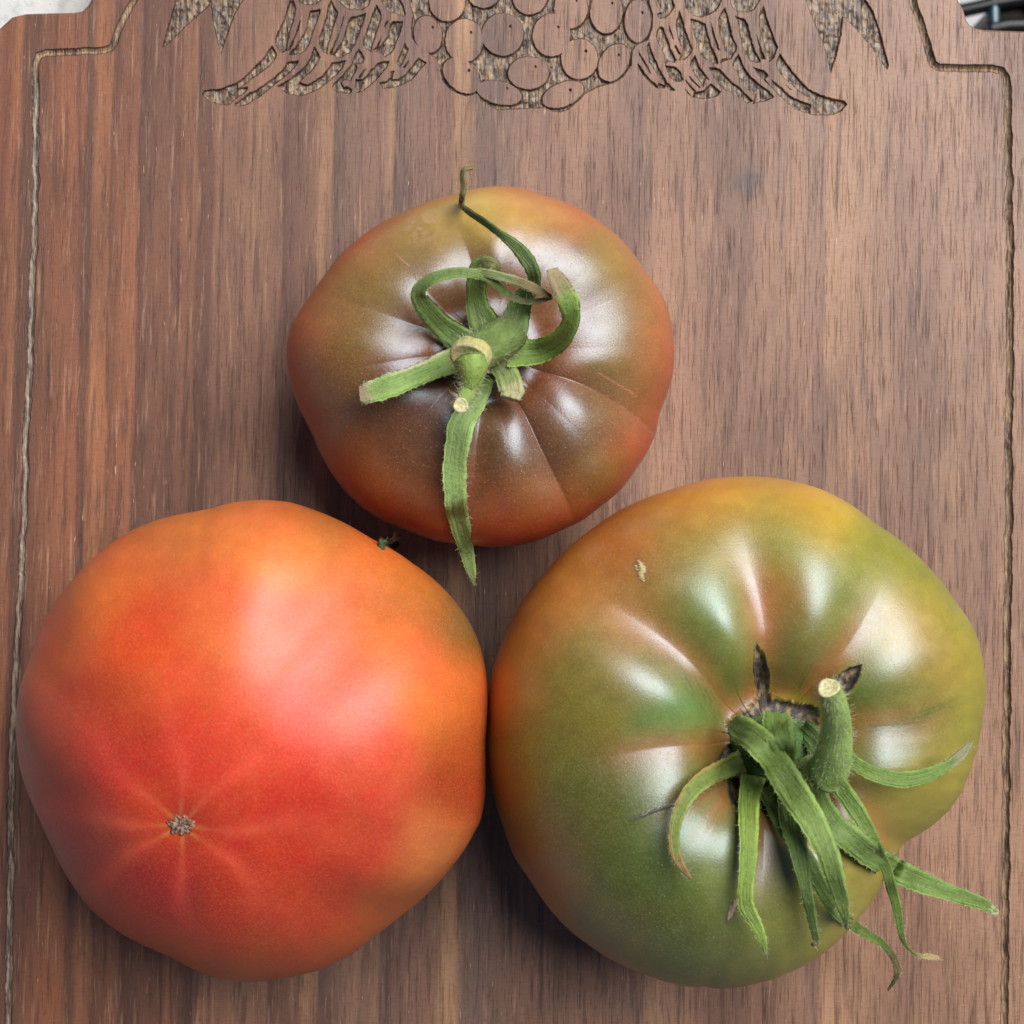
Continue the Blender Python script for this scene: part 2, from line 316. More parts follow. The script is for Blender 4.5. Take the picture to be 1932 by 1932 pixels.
GROOVE_R = [(1690, -115), (1706, -40), (1720, 0), (1737, 43), (1753, 97), (1762, 121), (1772, 127), (1810, 128), (1872, 129), (1893, 133), (1900, 146), (1902, 170), (1903, 256), (1905, 400), (1907, 500), (1905, 600), (1904, 800), (1903, 1000), (1901, 1200), (1899, 1400), (1898, 1600), (1896, 1800), (1895, 1932), (1893, 2250)]

def board_field(Ug, Vg):
    """depth (m, <=0), carve, burn, grey masks and region id for grid points"""
    shp = Ug.shape; C = np.full(shp, -50.0); reg = np.zeros(shp, np.int16); wob = (fbm(Ug / 5.0, Vg / 5.0, 3) - 0.5) * 2.6
    Uq, Vq = Ug + wob, Vg + (fbm(Ug / 5.0, Vg / 5.0, 9) - 0.5) * 2.6
    def add(fn, bb, rid):
        u0, v0, u1, v1 = bb
        m = (Ug > u0 - 14) & (Ug < u1 + 14) & (Vg > v0 - 14) & (Vg < v1 + 14)
        if not m.any(): return
        d = fn(Uq[m], Vq[m]); cur = C[m]; r = reg[m]
        r[(d > -1.0) & (d > cur)] = rid; reg[m] = r; C[m] = np.maximum(cur, d)
    for k, pl in enumerate(FEATHERS + LEAVES):
        a = np.array(pl); add(lambda x, y, pl=pl: sdist(x, y, pl), (*a.min(0), *a.max(0)), 10 + k)
    # cluster of grapes
    a = np.array(CLUSTER); bb = (*a.min(0), *a.max(0))
    m = (Ug > bb[0] - 14) & (Ug < bb[2] + 14) & (Vg < bb[3] + 14)
    gid = np.zeros(shp, np.int16)
    if m.any():
        x, y = Uq[m], Vq[m]; d = sdist(x, y, CLUSTER); gmax = np.full(x.shape, -50.0); gi = np.zeros(x.shape, np.int16)
        for k, (cu, cv, ru, rv, ro) in enumerate(GRAPES):
            dx, dy = x - cu, y - cv; c, s = math.cos(ro), math.sin(ro); ex, ey = (c * dx + s * dy), (-s * dx + c * dy)
            q = (1 - np.sqrt((ex / ru) ** 2 + (ey / rv) ** 2)) * min(ru, rv)
            gi[(q > 0) & (q > gmax)] = 200 + k; gmax = np.maximum(gmax, q)
            # peppercorn nick in each grape
            nick = 2.6 - np.hypot((x - cu - ru * 0.35), (y - cv + rv * 0.38) * 0.8)
            gmax = np.where((nick > 0) & (gi == 200 + k), np.minimum(gmax, -nick), gmax)
        d = np.minimum(d + 2.2, -(gmax) - 0.6)   # thin rim line round each grape
        cur = C[m]; r = reg[m]; r[(d > -1.0) & (d > cur)] = 5; reg[m] = r; C[m] = np.maximum(cur, d)
        g2 = gid[m]; g2[:] = gi; gid[m] = g2
    reg = np.where((reg == 0) & (gid > 0), gid, reg)
    deep = sstep(C, -0.6, 2.6)
    z = -0.00062 * deep
    fib = fbm(Ug / 2.2, Vg / 22.0, 31)
    z += deep * (0.0005 * (fbm(Ug / 13.0, Vg / 16.0, 21, 2) - 0.5) + 0.00010 * (fib - 0.5))
    carve = sstep(C, 0.3, 1.6)
    rim = sstep(C, -1.0, 0.1) * (1 - sstep(C, 0.9, 2.4)); burn = rim * (0.45 + 0.5 * sstep(fbm(Ug / 9.0, Vg / 9.0, 41), 0.35, 0.6))
    burn = np.maximum(burn, sstep(C, 1, 3) * np.maximum(sstep(fbm(Ug / 5.0, Vg / 6.0, 51), 0.545, 0.60) * 0.85, sstep(fbm(Ug / 1.5, Vg / 11.0, 52, 2), 0.60, 0.72) * 0.7))
    grey = np.zeros(shp)
    for gl, rid, hw in ((GROOVE_L, 300, 6.8), (GROOVE_R, 300, 7.2)):
        u_ = np.array(gl); m = (Ug > u_[:, 0].min() - 20) & (Ug < u_[:, 0].max() + 20)
        if not m.any(): continue
        x = Ug[m] + (fbm(Ug[m] * 0 + 3, Vg[m] / 26.0, 61) - 0.5) * 7 + (fbm(Ug[m] * 0, Vg[m] / 14.0, 62) - 0.5) * 1.2
        y = Vg[m] + (fbm(Ug[m] / 16.0, Vg[m] * 0, 63) - 0.5) * 3
        d, sd_ = ldist(x, y, gl)
        d = hw - d
        r = reg[m]; r[d > -1.2] = rid; reg[m] = r
        zz = z[m]; zz = np.minimum(zz, (-0.0006 if hw < 7 else -0.0009) * np.sqrt(np.clip(d, 0, None) / hw) * sstep(d, -0.5, 2.0) + (fbm(Ug[m] / 1.6, Vg[m] / 34.0, 71) - 0.5) * 0.00035 * sstep(d, 0, 3)); z[m] = zz
        cc = carve[m]; carve[m] = np.maximum(cc, sstep(d, 0.2, 1.6)); gg = grey[m]
        grey[m] = np.maximum(gg, (d > -1) * (0.9 if hw < 7 else 0.15) * sstep(Vg[m], 100, 220))
        bb_ = burn[m]; burn[m] = np.maximum(bb_, sstep(d, -1.2, 0) * (1 - sstep(d, 0.8, 2.2)) * 0.75)
    return z, carve, burn, grey, reg

def grain(Ug, Vg):
    lean = 0.026 + (0.005 - 0.026) * np.clip(Ug / 1932, 0, 1)
    return np.stack([Ug + (Vg - 400) * lean, Vg, Vg * 0], -1)

def grid_patch(us, vs):
    Ug, Vg = np.meshgrid(us, vs); z, carve, burn, grey, reg = board_field(Ug, Vg)
    # rounded rim of the board and its outline
    near = (Vg < 140) | (Ug < 0) | (Ug > 1960)
    so_ = np.full(Ug.shape, 99.0); so_[near] = sdist(Ug[near], Vg[near], OUTLINE)
    dv, du = np.gradient(so_, vs, us) if near.any() else (0 * Ug, 0 * Ug)
    g = np.hypot(du, dv) + 1e-9; mv = (so_ < 0) & (so_ > -4)
    Uo = np.where(mv, Ug - so_ * du / g, Ug); Vo = np.where(mv, Vg - so_ * dv / g, Vg)
    rr = 6.0; z = z - 0.0007 * np.clip(1 - np.clip(so_, 0, rr) / rr, 0, 1) ** 2 * (so_ < rr)
    k = W / 966; V = np.stack([(Uo - 966) * k, (966 - Vo) * k, z], -1).reshape(-1, 3)
    nv, nu = Ug.shape; i = np.arange(nv - 1)[:, None] * nu + np.arange(nu - 1)[None]; i = i.ravel()
    F = np.stack([i, i + nu, i + nu + 1, i + 1], -1)
    so_f = so_.ravel(); keep = (so_f[F] > -0.01).any(1); 
    at = {'grain': grain(Ug, Vg).reshape(-1, 3), 'carve': carve.ravel(), 'burn': burn.ravel(), 'grey': grey.ravel()}
    rf = reg.ravel()[F]; fid = np.where((rf[:, 0] > 0), rf[:, 0], rf.max(1) * (rf.min(1) > 0))
    return V, F, keep, at, fid

def build_board():
    root = empty('cutting_board', (0, 0, -0.018))
    tag(root, 'dark walnut cutting board with carved grapes and feathers under the three tomatoes', 'cutting board')
    # body: sides and underside
    n = len(OUTLINE); k = W / 966; ol = np.array([((u - 966) * k, (966 - v) * k) for u, v in OUTLINE])
    dense = catmull(np.vstack([ol, ol[:1]]), 6)[:-1]; dense = ol if False else dense
    # use the straight-segment outline so that it meets the carved top sheet
    seg = []
    for a, b in zip(ol, np.roll(ol, -1, 0)):
        m = max(1, int(np.hypot(*(b - a)) / 0.004)); seg += [a + (b - a) * t / m for t in range(m)]
    seg = np.array(seg); m = len(seg)
    rings = [(-0.0007, 0), (-0.0170, 0), (-0.018, 0.0006)]; V = []
    for z, ins in rings:
        c = seg.mean(0); d = seg - c; V += [(*(c + d * (1 - ins / 0.12)), z) for c_, d in [(c, dd) for dd in d]]
    V = np.array(V); F = []
    for r in range(len(rings) - 1):
        for i in range(m): F.append((r * m + i, r * m + (i + 1) % m, (r + 1) * m + (i + 1) % m, (r + 1) * m + i))
    me_at = {'grain': np.stack([V[:, 0] / k + 966, (966 - V[:, 1] / k), V[:, 2] / k], -1), 'carve': np.zeros(len(V)), 'burn': np.zeros(len(V)), 'grey': np.zeros(len(V))}
    mesh_np('board_side', V, F, WOOD, root, False, me_at)
    und = bpy.data.meshes.new('underside'); base = [tuple(p) for p in V[-m:]]
    und.from_pydata(base, [], [tuple(range(m))]); und.materials.append(WOOD)
    uo = bpy.data.objects.new('underside', und); COL.objects.link(uo); uo.parent = root; uo.matrix_parent_inverse = root.matrix_world.inverted()
    st = 1.25
    top = grid_patch(np.arange(-75, 2010, st), np.arange(-120, 236.1, st))
    us = np.concatenate([np.arange(-75, 0, 12.0), np.arange(0, 92, 1.1), np.arange(92, 1880, 40.0), np.arange(1880, 1922, 1.1), np.arange(1922, 2012, 8.0)])
    vl = 235 + st * 0
    vlow = np.concatenate([[top[0][:, 1].min() * 0 + (966 - top[0][:, 1].min() / (W / 966))], np.arange(240, 2251, 3.2), [2251]])
    low = grid_patch(us, vlow)
    # one sheet each, split by what is cut where
    V, F, keep, at, fid = top
    def part(name, sel, lab=None):
        if not sel.any(): return
        v, f, a = submesh(V, F, sel, at); o = mesh_np(name, v, f, WOOD, root, False, a)
        if lab: o['label'] = lab
    part('board_top', keep & (fid == 0))
    for k_ in range(len(FEATHERS)): part('carved_feather', keep & (fid == 10 + k_))
    for k_ in range(len(LEAVES)): part('carved_leaf', keep & (fid == 10 + len(FEATHERS) + k_))
    part('grape_cluster_recess', keep & (fid == 5))
    for k_ in range(len(GRAPES)): part('carved_grape', keep & (fid == 200 + k_))
    left = V[F[:, 0], 0] < 0
    part('juice_groove', keep & (fid == 300) & left); part('juice_groove', keep & (fid == 300) & ~left)
    V, F, keep, at, fid = low
    part('board_top', keep & (fid == 0)); left = V[F[:, 0], 0] < 0
    part('juice_groove', keep & (fid == 300) & left, 'weathered greyish stretch of the routed groove'); part('juice_groove', keep & (fid == 300) & ~left)
    return root
BOARD = build_board()

# ------------------------------------------------------------------ countertop, ground and chair past the board
def bevel_box(name, x0, x1, y0, y1, z0, z1, mat, parent=None, bev=0.002, seg=3):
    import bmesh
    bm = bmesh.new(); bmesh.ops.create_cube(bm, size=1)
    for v in bm.verts: v.co = Vector(((x0 + x1) / 2 + v.co.x * (x1 - x0), (y0 + y1) / 2 + v.co.y * (y1 - y0), (z0 + z1) / 2 + v.co.z * (z1 - z0)))
    bmesh.ops.bevel(bm, geom=bm.edges[:], offset=bev, segments=seg, affect='EDGES', profile=0.5)
    me = bpy.data.meshes.new(name); bm.to_mesh(me); bm.free(); me.materials.append(mat)
    for p in me.polygons: p.use_smooth = False
    o = bpy.data.objects.new(name, me); COL.objects.link(o)
    if parent is not None: o.parent = parent; o.matrix_parent_inverse = parent.matrix_world.inverted()
    return o
def tube(name, pts, r, mat, parent, n=14):
    pts = np.array(pts, float); V = []; F = []
    for i, p in enumerate(pts):
        t = pts[min(i + 1, len(pts) - 1)] - pts[max(i - 1, 0)]; t /= np.linalg.norm(t)
        a = np.cross(t, (0.3, 0.1, 1.0)); a /= np.linalg.norm(a); b = np.cross(t, a)
        for k_ in range(n): V.append(p + r * (a * math.cos(2 * math.pi * k_ / n) + b * math.sin(2 * math.pi * k_ / n)))
    for i in range(len(pts) - 1):
        for k_ in range(n): F.append((i * n + k_, i * n + (k_ + 1) % n, (i + 1) * n + (k_ + 1) % n, (i + 1) * n + k_))
    return mesh_np(name, V, F, mat, parent)
def stone():
    M = Mat('speckled_white_stone'); tc = M.n('ShaderNodeTexCoord'); o = tc.outputs['Object']
    a = M.noise(o, 260, 5, 0.6); b = M.noise(o, 900, 3, 0.6); c = M.noise(o, 40, 4, 0.5)
    col = M.mix(M.ss(a, 0.45, 0.7, 0, 0.8), tuple(s2l((222, 219, 212))), tuple(s2l((176, 174, 168))))
    col = M.mix(M.ss(b, 0.6, 0.75, 0, 0.5), col, tuple(s2l((140, 138, 134)))); col = M.mix(M.ss(c, 0.4, 0.7, 0, 0.25), col, tuple(s2l((200, 204, 200))))
    M.l(col, M.b.inputs['Base Color']); M.b.inputs['Roughness'].default_value = 0.45; M.bump(a, 0.0002); return M.m
STONE = stone()
table = empty('table', (0, 0, -0.90))
tag(table, 'white speckled stone table top showing past the upper left corner of the board', 'table')
TX = P(1817, 0, -0.018)[0]
bevel_box('table_top', -0.142, TX, -0.125, 0.24, -0.050, -0.0182, STONE, table, 0.003)
DARKM = simple('black_painted_metal', (26, 25, 24), 0.35, 0.0, 60, 0.3)
for x, y in ((-0.11, -0.09), (-0.11, 0.20), (TX - 0.04, -0.09), (TX - 0.04, 0.20)):
    bevel_box('leg', x - 0.02, x + 0.02, y - 0.02, y + 0.02, -0.90, -0.0502, DARKM, table, 0.003)
gm = simple('pale_concrete_paving', (108, 102, 94), 0.85, 0, 18, 0.15)
gme = bpy.data.meshes.new('ground'); gme.from_pydata([(-8, -8, -0.9), (8, -8, -0.9), (8, 8, -0.9), (-8, 8, -0.9)], [], [(0, 1, 2, 3)]); gme.materials.append(gm)
go = bpy.data.objects.new('ground', gme); COL.objects.link(go); tag(go, 'grey brown patio ground far below the table', None, 'structure')
pv_ = bevel_box('paving', 0.12, 0.95, 0.16, 0.9, -0.93, -0.885, simple('pale_paving_slab', (196, 196, 194), 0.8, 0, 18, 0.1), None, 0.004); tag(pv_, 'pale paving slab under the patio chair', None, 'structure')
def build_chair():
    c = empty('patio_chair', (0.42, 0.34, -0.885))
    tag(c, 'black metal patio chair, out of focus beyond the upper right corner of the board', 'chair')
    s = -0.45
    cu = simple('dark_olive_cushion', (44, 38, 28), 0.8, 0, 120, 0.3)
    tube('seat_rail', [P(1700, 30, s), P(1818, 20, s), P(1872, 8, s), P(2000, -14, s), P(2300, -30, s)], 0.0034, DARKM, c)
    tube('seat_rail', [P(1700, -30, s), P(1850, -42, s), P(2300, -70, s)], 0.0034, DARKM, c)
    tube('seat_rail', [P(1876, 90, s), P(1874, 20, s), P(1862, -180, s)], 0.0030, simple('bluish_glint_metal', (96, 112, 118), 0.3, 0.6, 200, 0.2), c)  # blue-grey rod added in place of a bluish highlight, glint put into its colour
    tube('seat_rail', [P(1868, 56, s), P(1900, 50, s), P(2300, 40, s)], 0.0040, DARKM, c)
    p0, p1 = P(1884, 64, s), P(2290, -170, s)
    bevel_box('seat_cushion', p0[0], p1[0], p0[1], p1[1], s - 0.012, s - 0.004, cu, c, 0.003)
    for a, b in ((1905, 40), (2290, 38), (1895, -165), (2290, -165)):
        q = P(a, b, s); tube('leg', [q, q + np.array([0, 0, -0.2]), q + np.array([0.005, 0, -0.435])], 0.011, DARKM, c)
    q0, q1 = P(1895, -175, s), P(2290, -175, s)
    tube('back_frame', [q0, q0 + np.array([0, 0.05, 0.25]), (q0 + q1) / 2 + np.array([0, 0.07, 0.32]), q1 + np.array([0, 0.05, 0.25]), q1], 0.011, DARKM, c)
build_chair()

# ------------------------------------------------------------------ tomato skin
def skin_material(name, rough, speck, bump, mottle, spec=1.0):
    M = Mat(name); tc = M.n('ShaderNodeTexCoord'); o = tc.outputs['Object']
    col = M.attr('skin', 'Vector')
    cr = M.n('ShaderNodeMixRGB') if False else None
    mo = M.noise(o, 260, 4, 0.6); mo2 = M.noise(o, 2300, 3, 0.7); big = M.noise(o, 55, 4, 0.6)
    hs = M.n('ShaderNodeHueSaturation'); M.l(col, hs.inputs['Color'])
    M.l(M.ss(big, 0.3, 0.7, 0.496, 0.504), hs.inputs['Hue']); M.l(M.ss(mo, 0.3, 0.7, 1 - mottle, 1 + mottle), hs.inputs['Value'])
    c = hs.outputs[0]
    c = M.mix(M.ss(mo2, 0.42, 0.72, 0.0, 0.26), c, M.mix(0.4, c, (0.9, 0.62, 0.3)))
    vo = M.n('ShaderNodeTexVoronoi'); M.l(o, vo.inputs['Vector']); vo.inputs['Scale'].default_value = 1500; vo.inputs['Randomness'].default_value = 1
    rnd = M.n('ShaderNodeSeparateColor'); M.l(vo.outputs['Color'], rnd.inputs[0])
    dot = M.math('MULTIPLY', M.ss(vo.outputs['Distance'], 0.08, 0.20, 1.0, 0.0), M.ss(rnd.outputs[0], 0.35, 0.9, 0.0, 1.0))
    sp = M.attr('speck', 'Fac')
    c = M.mix(M.math('MULTIPLY', M.math('MULTIPLY', dot, speck), sp), c, tuple(s2l((225, 205, 150))))
    M.l(c, M.b.inputs['Base Color'])
    M.b.inputs['Subsurface Weight'].default_value = 0.12
    M.b.inputs['Subsurface Radius'].default_value = (0.004, 0.0015, 0.0006); M.b.inputs['Subsurface Scale'].default_value = 0.6
    cork = M.attr('cork', 'Fac')
    M.l(M.math('ADD', M.ss(mo, 0.3, 0.7, rough - 0.03, rough + 0.05), M.math('MULTIPLY', cork, 0.4)), M.b.inputs['Roughness'])
    M.b.inputs['Specular IOR Level'].default_value = spec; M.b.inputs['Specular Tint'].default_value = (0.76, 0.89, 1.0, 1); M.b.inputs['IOR'].default_value = 1.6 if spec > 0.9 else 1.5
    fi = M.noise(o, 700, 4, 0.65)
    h = M.math('ADD', M.math('MULTIPLY', mo2, 0.6), M.math('MULTIPLY', M.math('MULTIPLY', cork, fi), 6.0))
    h = M.math('ADD', h, M.math('MULTIPLY', dot, 0.4))
    M.bump(h, bump, 1.0); return M.m

def build_fruit(spec):
    NT, NP = 360, 760
    th = np.linspace(0, math.pi, NT + 1)[1:-1]; ph = np.linspace(0, 2 * math.pi, NP, endpoint=False)
    T, Ph = np.meshgrid(th, ph, indexing='ij')
    Rm, hz, n = spec['R'], spec['h'], spec.get('n', 2.3)
    st, ct = np.sin(T), np.cos(T)
    r = ((st / Rm) ** n + (np.abs(ct) / hz) ** n) ** (-1 / n)
    rho, z = r * st, r * ct
    top = sstep(ct, -0.3, 0.35)
    rc, cd = spec['cav']; z = z - cd * np.exp(-(rho / rc) ** 2) * top
    z = z + (cd * 0.35) * np.exp(-(rho / (rc * 0.35)) ** 2) * top    # small rise under the stalk
    low = 1 - sstep(ct, -0.6, 0.1); z = z + spec.get('dimple', 0.003) * np.exp(-(rho / 0.012) ** 2) * low
    # normal of the base surface in the meridian plane
    dr = np.gradient(rho, th, axis=0); dz = np.gradient(z, th, axis=0); L = np.hypot(dr, dz) + 1e-9
    nr, nz = -dz / L, dr / L
    disp = np.zeros_like(T); val = np.zeros_like(T)
    for (ang, dep, w0, kk, a0, a1, sharp) in spec['valleys']:
        wig = R(ang) + 0.018 * np.sin(rho * 160 + ang) 
        dphi = (Ph - wig + math.pi) % (2 * math.pi) - math.pi
        rr = np.where(T < math.pi / 2, rho, np.maximum(rho, 0.6 * Rm)); s = rr * np.sin(np.clip(dphi, -math.pi / 2, math.pi / 2)); s = np.where(np.abs(dphi) > math.pi / 2, 1, s)
        w = w0 + kk * rr
        arc = T * (Rm + hz) / 2
        prof = sstep(arc, a0, a0 + spec.get('ramp', 0.009)) * (1 - sstep(arc, a1 * 0.45, a1))
        b = np.exp(-(s / w) ** 2); c = np.exp(-np.abs(s) / (0.0011 + 0.02 * rr))
        disp -= prof * dep * (b * (1 - sharp) + sharp * c); val = np.maximum(val, prof * np.exp(-(s / (w * 0.55)) ** 2))
    bul = spec.get('bulge', 0.0)
    for (ang, dep, wa, t0, tw) in spec.get('bumps', []):
        dphi = (Ph - R(ang) + math.pi) % (2 * math.pi) - math.pi
        disp += dep * np.exp(-(dphi / R(wa)) ** 2 - ((T - R(t0)) / R(tw)) ** 2)
    # very gentle unevenness
    disp += 0.0006 * (np.sin(3 * Ph + 4 * T + spec['seed']) * np.sin(T) + 0.6 * np.sin(5 * Ph - 3 * T + 1.7 * spec['seed']) * np.sin(T) ** 2)
    # the whole surface leaves a little pool of flatness where it sits
    rho2 = np.maximum(rho + disp * nr, 1e-5); z2 = z + disp * nz
    X = np.stack([rho2 * np.cos(Ph), rho2 * np.sin(Ph), z2], -1).reshape(-1, 3)
    poles = np.array([[0, 0, z2[0].mean()], [0, 0, z2[-1].mean()]])
    V = np.vstack([X, poles])
    ni = NT - 1
    i = (np.arange(ni - 1)[:, None] * NP + np.arange(NP)[None]).ravel(); j = (np.arange(ni - 1)[:, None] * NP + (np.arange(NP)[None] + 1) % NP).ravel()
    F = np.stack([i, i + NP, j + NP, j], -1)
    a = np.arange(NP); b = (a + 1) % NP; N0 = len(X)
    capT = np.stack([np.full(NP, N0), a, b, b], -1); capB = np.stack([np.full(NP, N0 + 1), (ni - 1) * NP + b, (ni - 1) * NP + a, (ni - 1) * NP + a], -1)
    # fit: tilt so that the pole shows where it does in the photograph, then the outline
    tgt = np.array(spec['outline'], float); cen = np.array(spec['center'], float)
    da = np.arctan2(-(tgt[:, 1] - cen[1]), tgt[:, 0] - cen[0]); rad = np.hypot(*(tgt - cen).T); o = np.argsort(da); da, rad = da[o], rad[o]
    A = np.linspace(-math.pi, math.pi, 361)[:-1]; Rt = np.interp(A, np.concatenate([da - 2 * math.pi, da, da + 2 * math.pi]), np.tile(rad, 3))
    ker = np.exp(-(np.arange(-6, 7) / 2.2) ** 2); ker /= ker.sum(); Rt = np.convolve(np.tile(Rt, 3), ker, 'same')[360:720]
    tilt = np.array(spec['tilt'], float)       # x, y components of the pole axis
    for it in range(7):
        ax = np.array([tilt[0], tilt[1], math.sqrt(max(0.05, 1 - tilt @ tilt))])
        q = Vector((0, 0, 1)).rotation_difference(Vector(ax)); Rm3 = np.array(q.to_matrix())
        Wd = V @ Rm3.T; zmin = Wd[:, 2].min(); Wd[:, 2] -= zmin
        zc = Wd[:, 2].mean()
        c0 = P(cen[0], cen[1], zc); Wd[:, :2] += c0[:2]
        for k_ in range(5):
            kk = W / 966 * (H - Wd[:, 2]) / H; pu = Wd[:, 0] / kk; pv = Wd[:, 1] / kk
            pu -= (cen[0] - 966); pv -= (966 - cen[1]); al = np.arctan2(pv, pu); rr = np.hypot(pu, pv)
            bi = ((al + math.pi) / (2 * math.pi) * 360).astype(int) % 360; mx = np.zeros(360); np.maximum.at(mx, bi, rr)
            mx = np.convolve(np.tile(mx, 3), np.array([.25, .5, .25]), 'same')[360:720]
            ratio = Rt / mx
            al2 = np.arctan2(Wd[:, 1] - c0[1], Wd[:, 0] - c0[0]); f = (al2 + math.pi) / (2 * math.pi) * 360 - 0.5
            f0 = np.floor(f).astype(int); ff = f - f0; ra = ratio[f0 % 360] * (1 - ff) + ratio[(f0 + 1) % 360] * ff
            rl = np.hypot(Wd[:, 0] - c0[0], Wd[:, 1] - c0[1]); g = sstep(rl / (np.median(rad) * W / 966 * 0.9), 0.1, 0.85)
            mean = np.median(ratio); ef = mean + (ra - mean) * g
            Wd[:, 0] = c0[0] + (Wd[:, 0] - c0[0]) * ef; Wd[:, 1] = c0[1] + (Wd[:, 1] - c0[1]) * ef
        pole = Wd[N0]; kk = W / 966 * (H - pole[2]) / H; pp = np.array([966 + pole[0] / kk, 966 - pole[1] / kk])
        err = np.array(spec['pole']) - pp; tilt = tilt + np.array([err[0], -err[1]]) * 0.0017
    print('fruit', spec['name'], 'pole', pp, 'err', err, 'tilt', tilt, 'height', Wd[:, 2].max())
    kk = W / 966 * (H - Wd[:, 2]) / H; pu = 966 + Wd[:, 0] / kk; pv = 966 - Wd[:, 1] / kk
    val = np.concatenate([val.ravel(), [0, 0]]); Tf = np.concatenate([T.ravel(), [0, math.pi]]); Pf = np.concatenate([Ph.ravel(), [0, 0]])
    return Wd, F, np.vstack([capT, capB]), pu, pv, val, Tf, Pf

def shepard(pu, pv, pts, sig):
    cols = s2l(np.array([c for _, _, c in pts])) ; num = np.zeros((len(pu), 3)); den = np.zeros(len(pu)) + 1e-12
    for (u, v, _), c in zip(pts, cols):
        d2 = (pu - u) ** 2 + (pv - v) ** 2; w = np.exp(-d2 / (2 * sig * sig)) + 1e-5 / (1 + d2 / 3000)
        num += w[:, None] * c; den += w
    return num / den[:, None]

def lerp3(a, b, t): return a * (1 - t[:, None]) + np.asarray(b)[None] * t[:, None]

def finish_fruit(spec, root, mat, colour_fn, speck):
    Wd, F, caps, pu, pv, val, T, Ph = build_fruit(spec)
    col = shepard(pu, pv, spec['colours'], spec.get('sig', 42))
    cork = np.zeros(len(Wd)); mask = {}
    Wd, col, cork, mask = colour_fn(Wd, col, cork, pu, pv, val, T, Ph)
    sp = np.full(len(Wd), 1.0) * speck(pu, pv)
    at = {'skin': np.clip(col, 0, 1), 'cork': cork, 'speck': sp}
    tri = caps[:, :3]
    # body and any torn / scarred patches, split face by face
    up = Wd[:, 2] > 0.012
    taken = np.zeros(len(F), bool)
    for nm, lab, m in mask:
        sel = (m[F].min(1) > 0.5) & up[F[:, 0]] & ~taken; taken |= sel
        if sel.any():
            v, f, a = submesh(Wd, F, sel, at); mesh_np(nm, v, f, mat, root, True, a)
    Fq = F[~taken]; v, f, a = submesh(Wd, Fq, np.ones(len(Fq), bool), at)
    # close the poles with triangles stored as a second small mesh joined by index
    allF = Fq; idx = np.unique(np.concatenate([Fq.ravel(), tri.ravel()])); m = np.full(len(Wd), -1, np.int64); m[idx] = np.arange(len(idx))
    me = bpy.data.meshes.new('fruit_body'); q = m[Fq].astype(np.int32); t3 = m[tri].astype(np.int32)
    me.vertices.add(len(idx)); me.vertices.foreach_set('co', Wd[idx].astype(np.float32).ravel())
    loops = np.concatenate([q.ravel(), t3.ravel()]); me.loops.add(len(loops)); me.loops.foreach_set('vertex_index', loops)
    ls = np.concatenate([np.arange(len(q)) * 4, len(q) * 4 + np.arange(len(t3)) * 3]).astype(np.int32)
    me.polygons.add(len(ls)); me.polygons.foreach_set('loop_start', ls); me.update(calc_edges=True)
    me.polygons.foreach_set('use_smooth', np.ones(len(ls), bool))
    for an, arr in at.items():
        arr = arr[idx].astype(np.float32)
        if arr.ndim == 1: x = me.attributes.new(an, 'FLOAT', 'POINT'); x.data.foreach_set('value', arr)
        else: x = me.attributes.new(an, 'FLOAT_VECTOR', 'POINT'); x.data.foreach_set('vector', arr.ravel())
    me.materials.append(mat); me.validate(); o = bpy.data.objects.new('fruit_body', me); COL.objects.link(o); o.parent = root; o.matrix_parent_inverse = root.matrix_world.inverted()
    # coarse copy for resting the sepals on
    step = 3; bv = BVHTree.FromPolygons([tuple(p) for p in Wd], [tuple(x) for x in F[::1]][::1] if False else [tuple(int(i) for i in x) for x in F[(np.arange(len(F)) // 760 % 1 == 0)]], all_triangles=False)
    return bv

# ------------------------------------------------------------------ green parts
def green_material():
    M = Mat('green_sepal'); tc = M.n('ShaderNodeTexCoord'); o = tc.outputs['Object']
    col = M.attr('tint', 'Vector'); lc = M.attr('lc', 'Vector')     # lc: (along mm, across -1..1, seed)
    v1 = M.noise(lc, 1.0, 3, 0.6, (0.14, 6.0, 5.0)); n1 = M.noise(o, 900, 4, 0.6); n2 = M.noise(o, 2600, 3, 0.6)
    c = M.mix(M.ss(v1, 0.42, 0.66, 0.0, 0.55), col, M.mix(0.6, col, (0.30, 0.42, 0.13), 'MIX'))
    c = M.mix(M.ss(n1, 0.5, 0.72, 0.0, 0.55), c, M.mix(0.75, c, (0.03, 0.06, 0.02)))
    c = M.mix(M.ss(n2, 0.55, 0.75, 0.0, 0.5), c, M.mix(0.7, c, (0.45, 0.52, 0.25)))
    M.l(c, M.b.inputs['Base Color']); M.b.inputs['Roughness'].default_value = 0.55; M.b.inputs['Specular IOR Level'].default_value = 0.35
    M.b.inputs['Subsurface Weight'].default_value = 0.0; M.b.inputs['Subsurface Radius'].default_value = (0.0009, 0.0009, 0.0004); M.b.inputs['Subsurface Scale'].default_value = 0.5
    M.bump(M.math('ADD', M.math('MULTIPLY', v1, 1.2), M.math('ADD', n1, M.math('MULTIPLY', n2, 0.5))), 0.00022, 1.0)
    return M.m
GREEN = green_material()
CUT = simple('dry_cut_stalk', (222, 214, 160), 0.7, 0, 2200, 0.3, 0.0002)
HAIR = simple('pale_hair', (214, 208, 180), 0.5, 0, 100, 0.05)

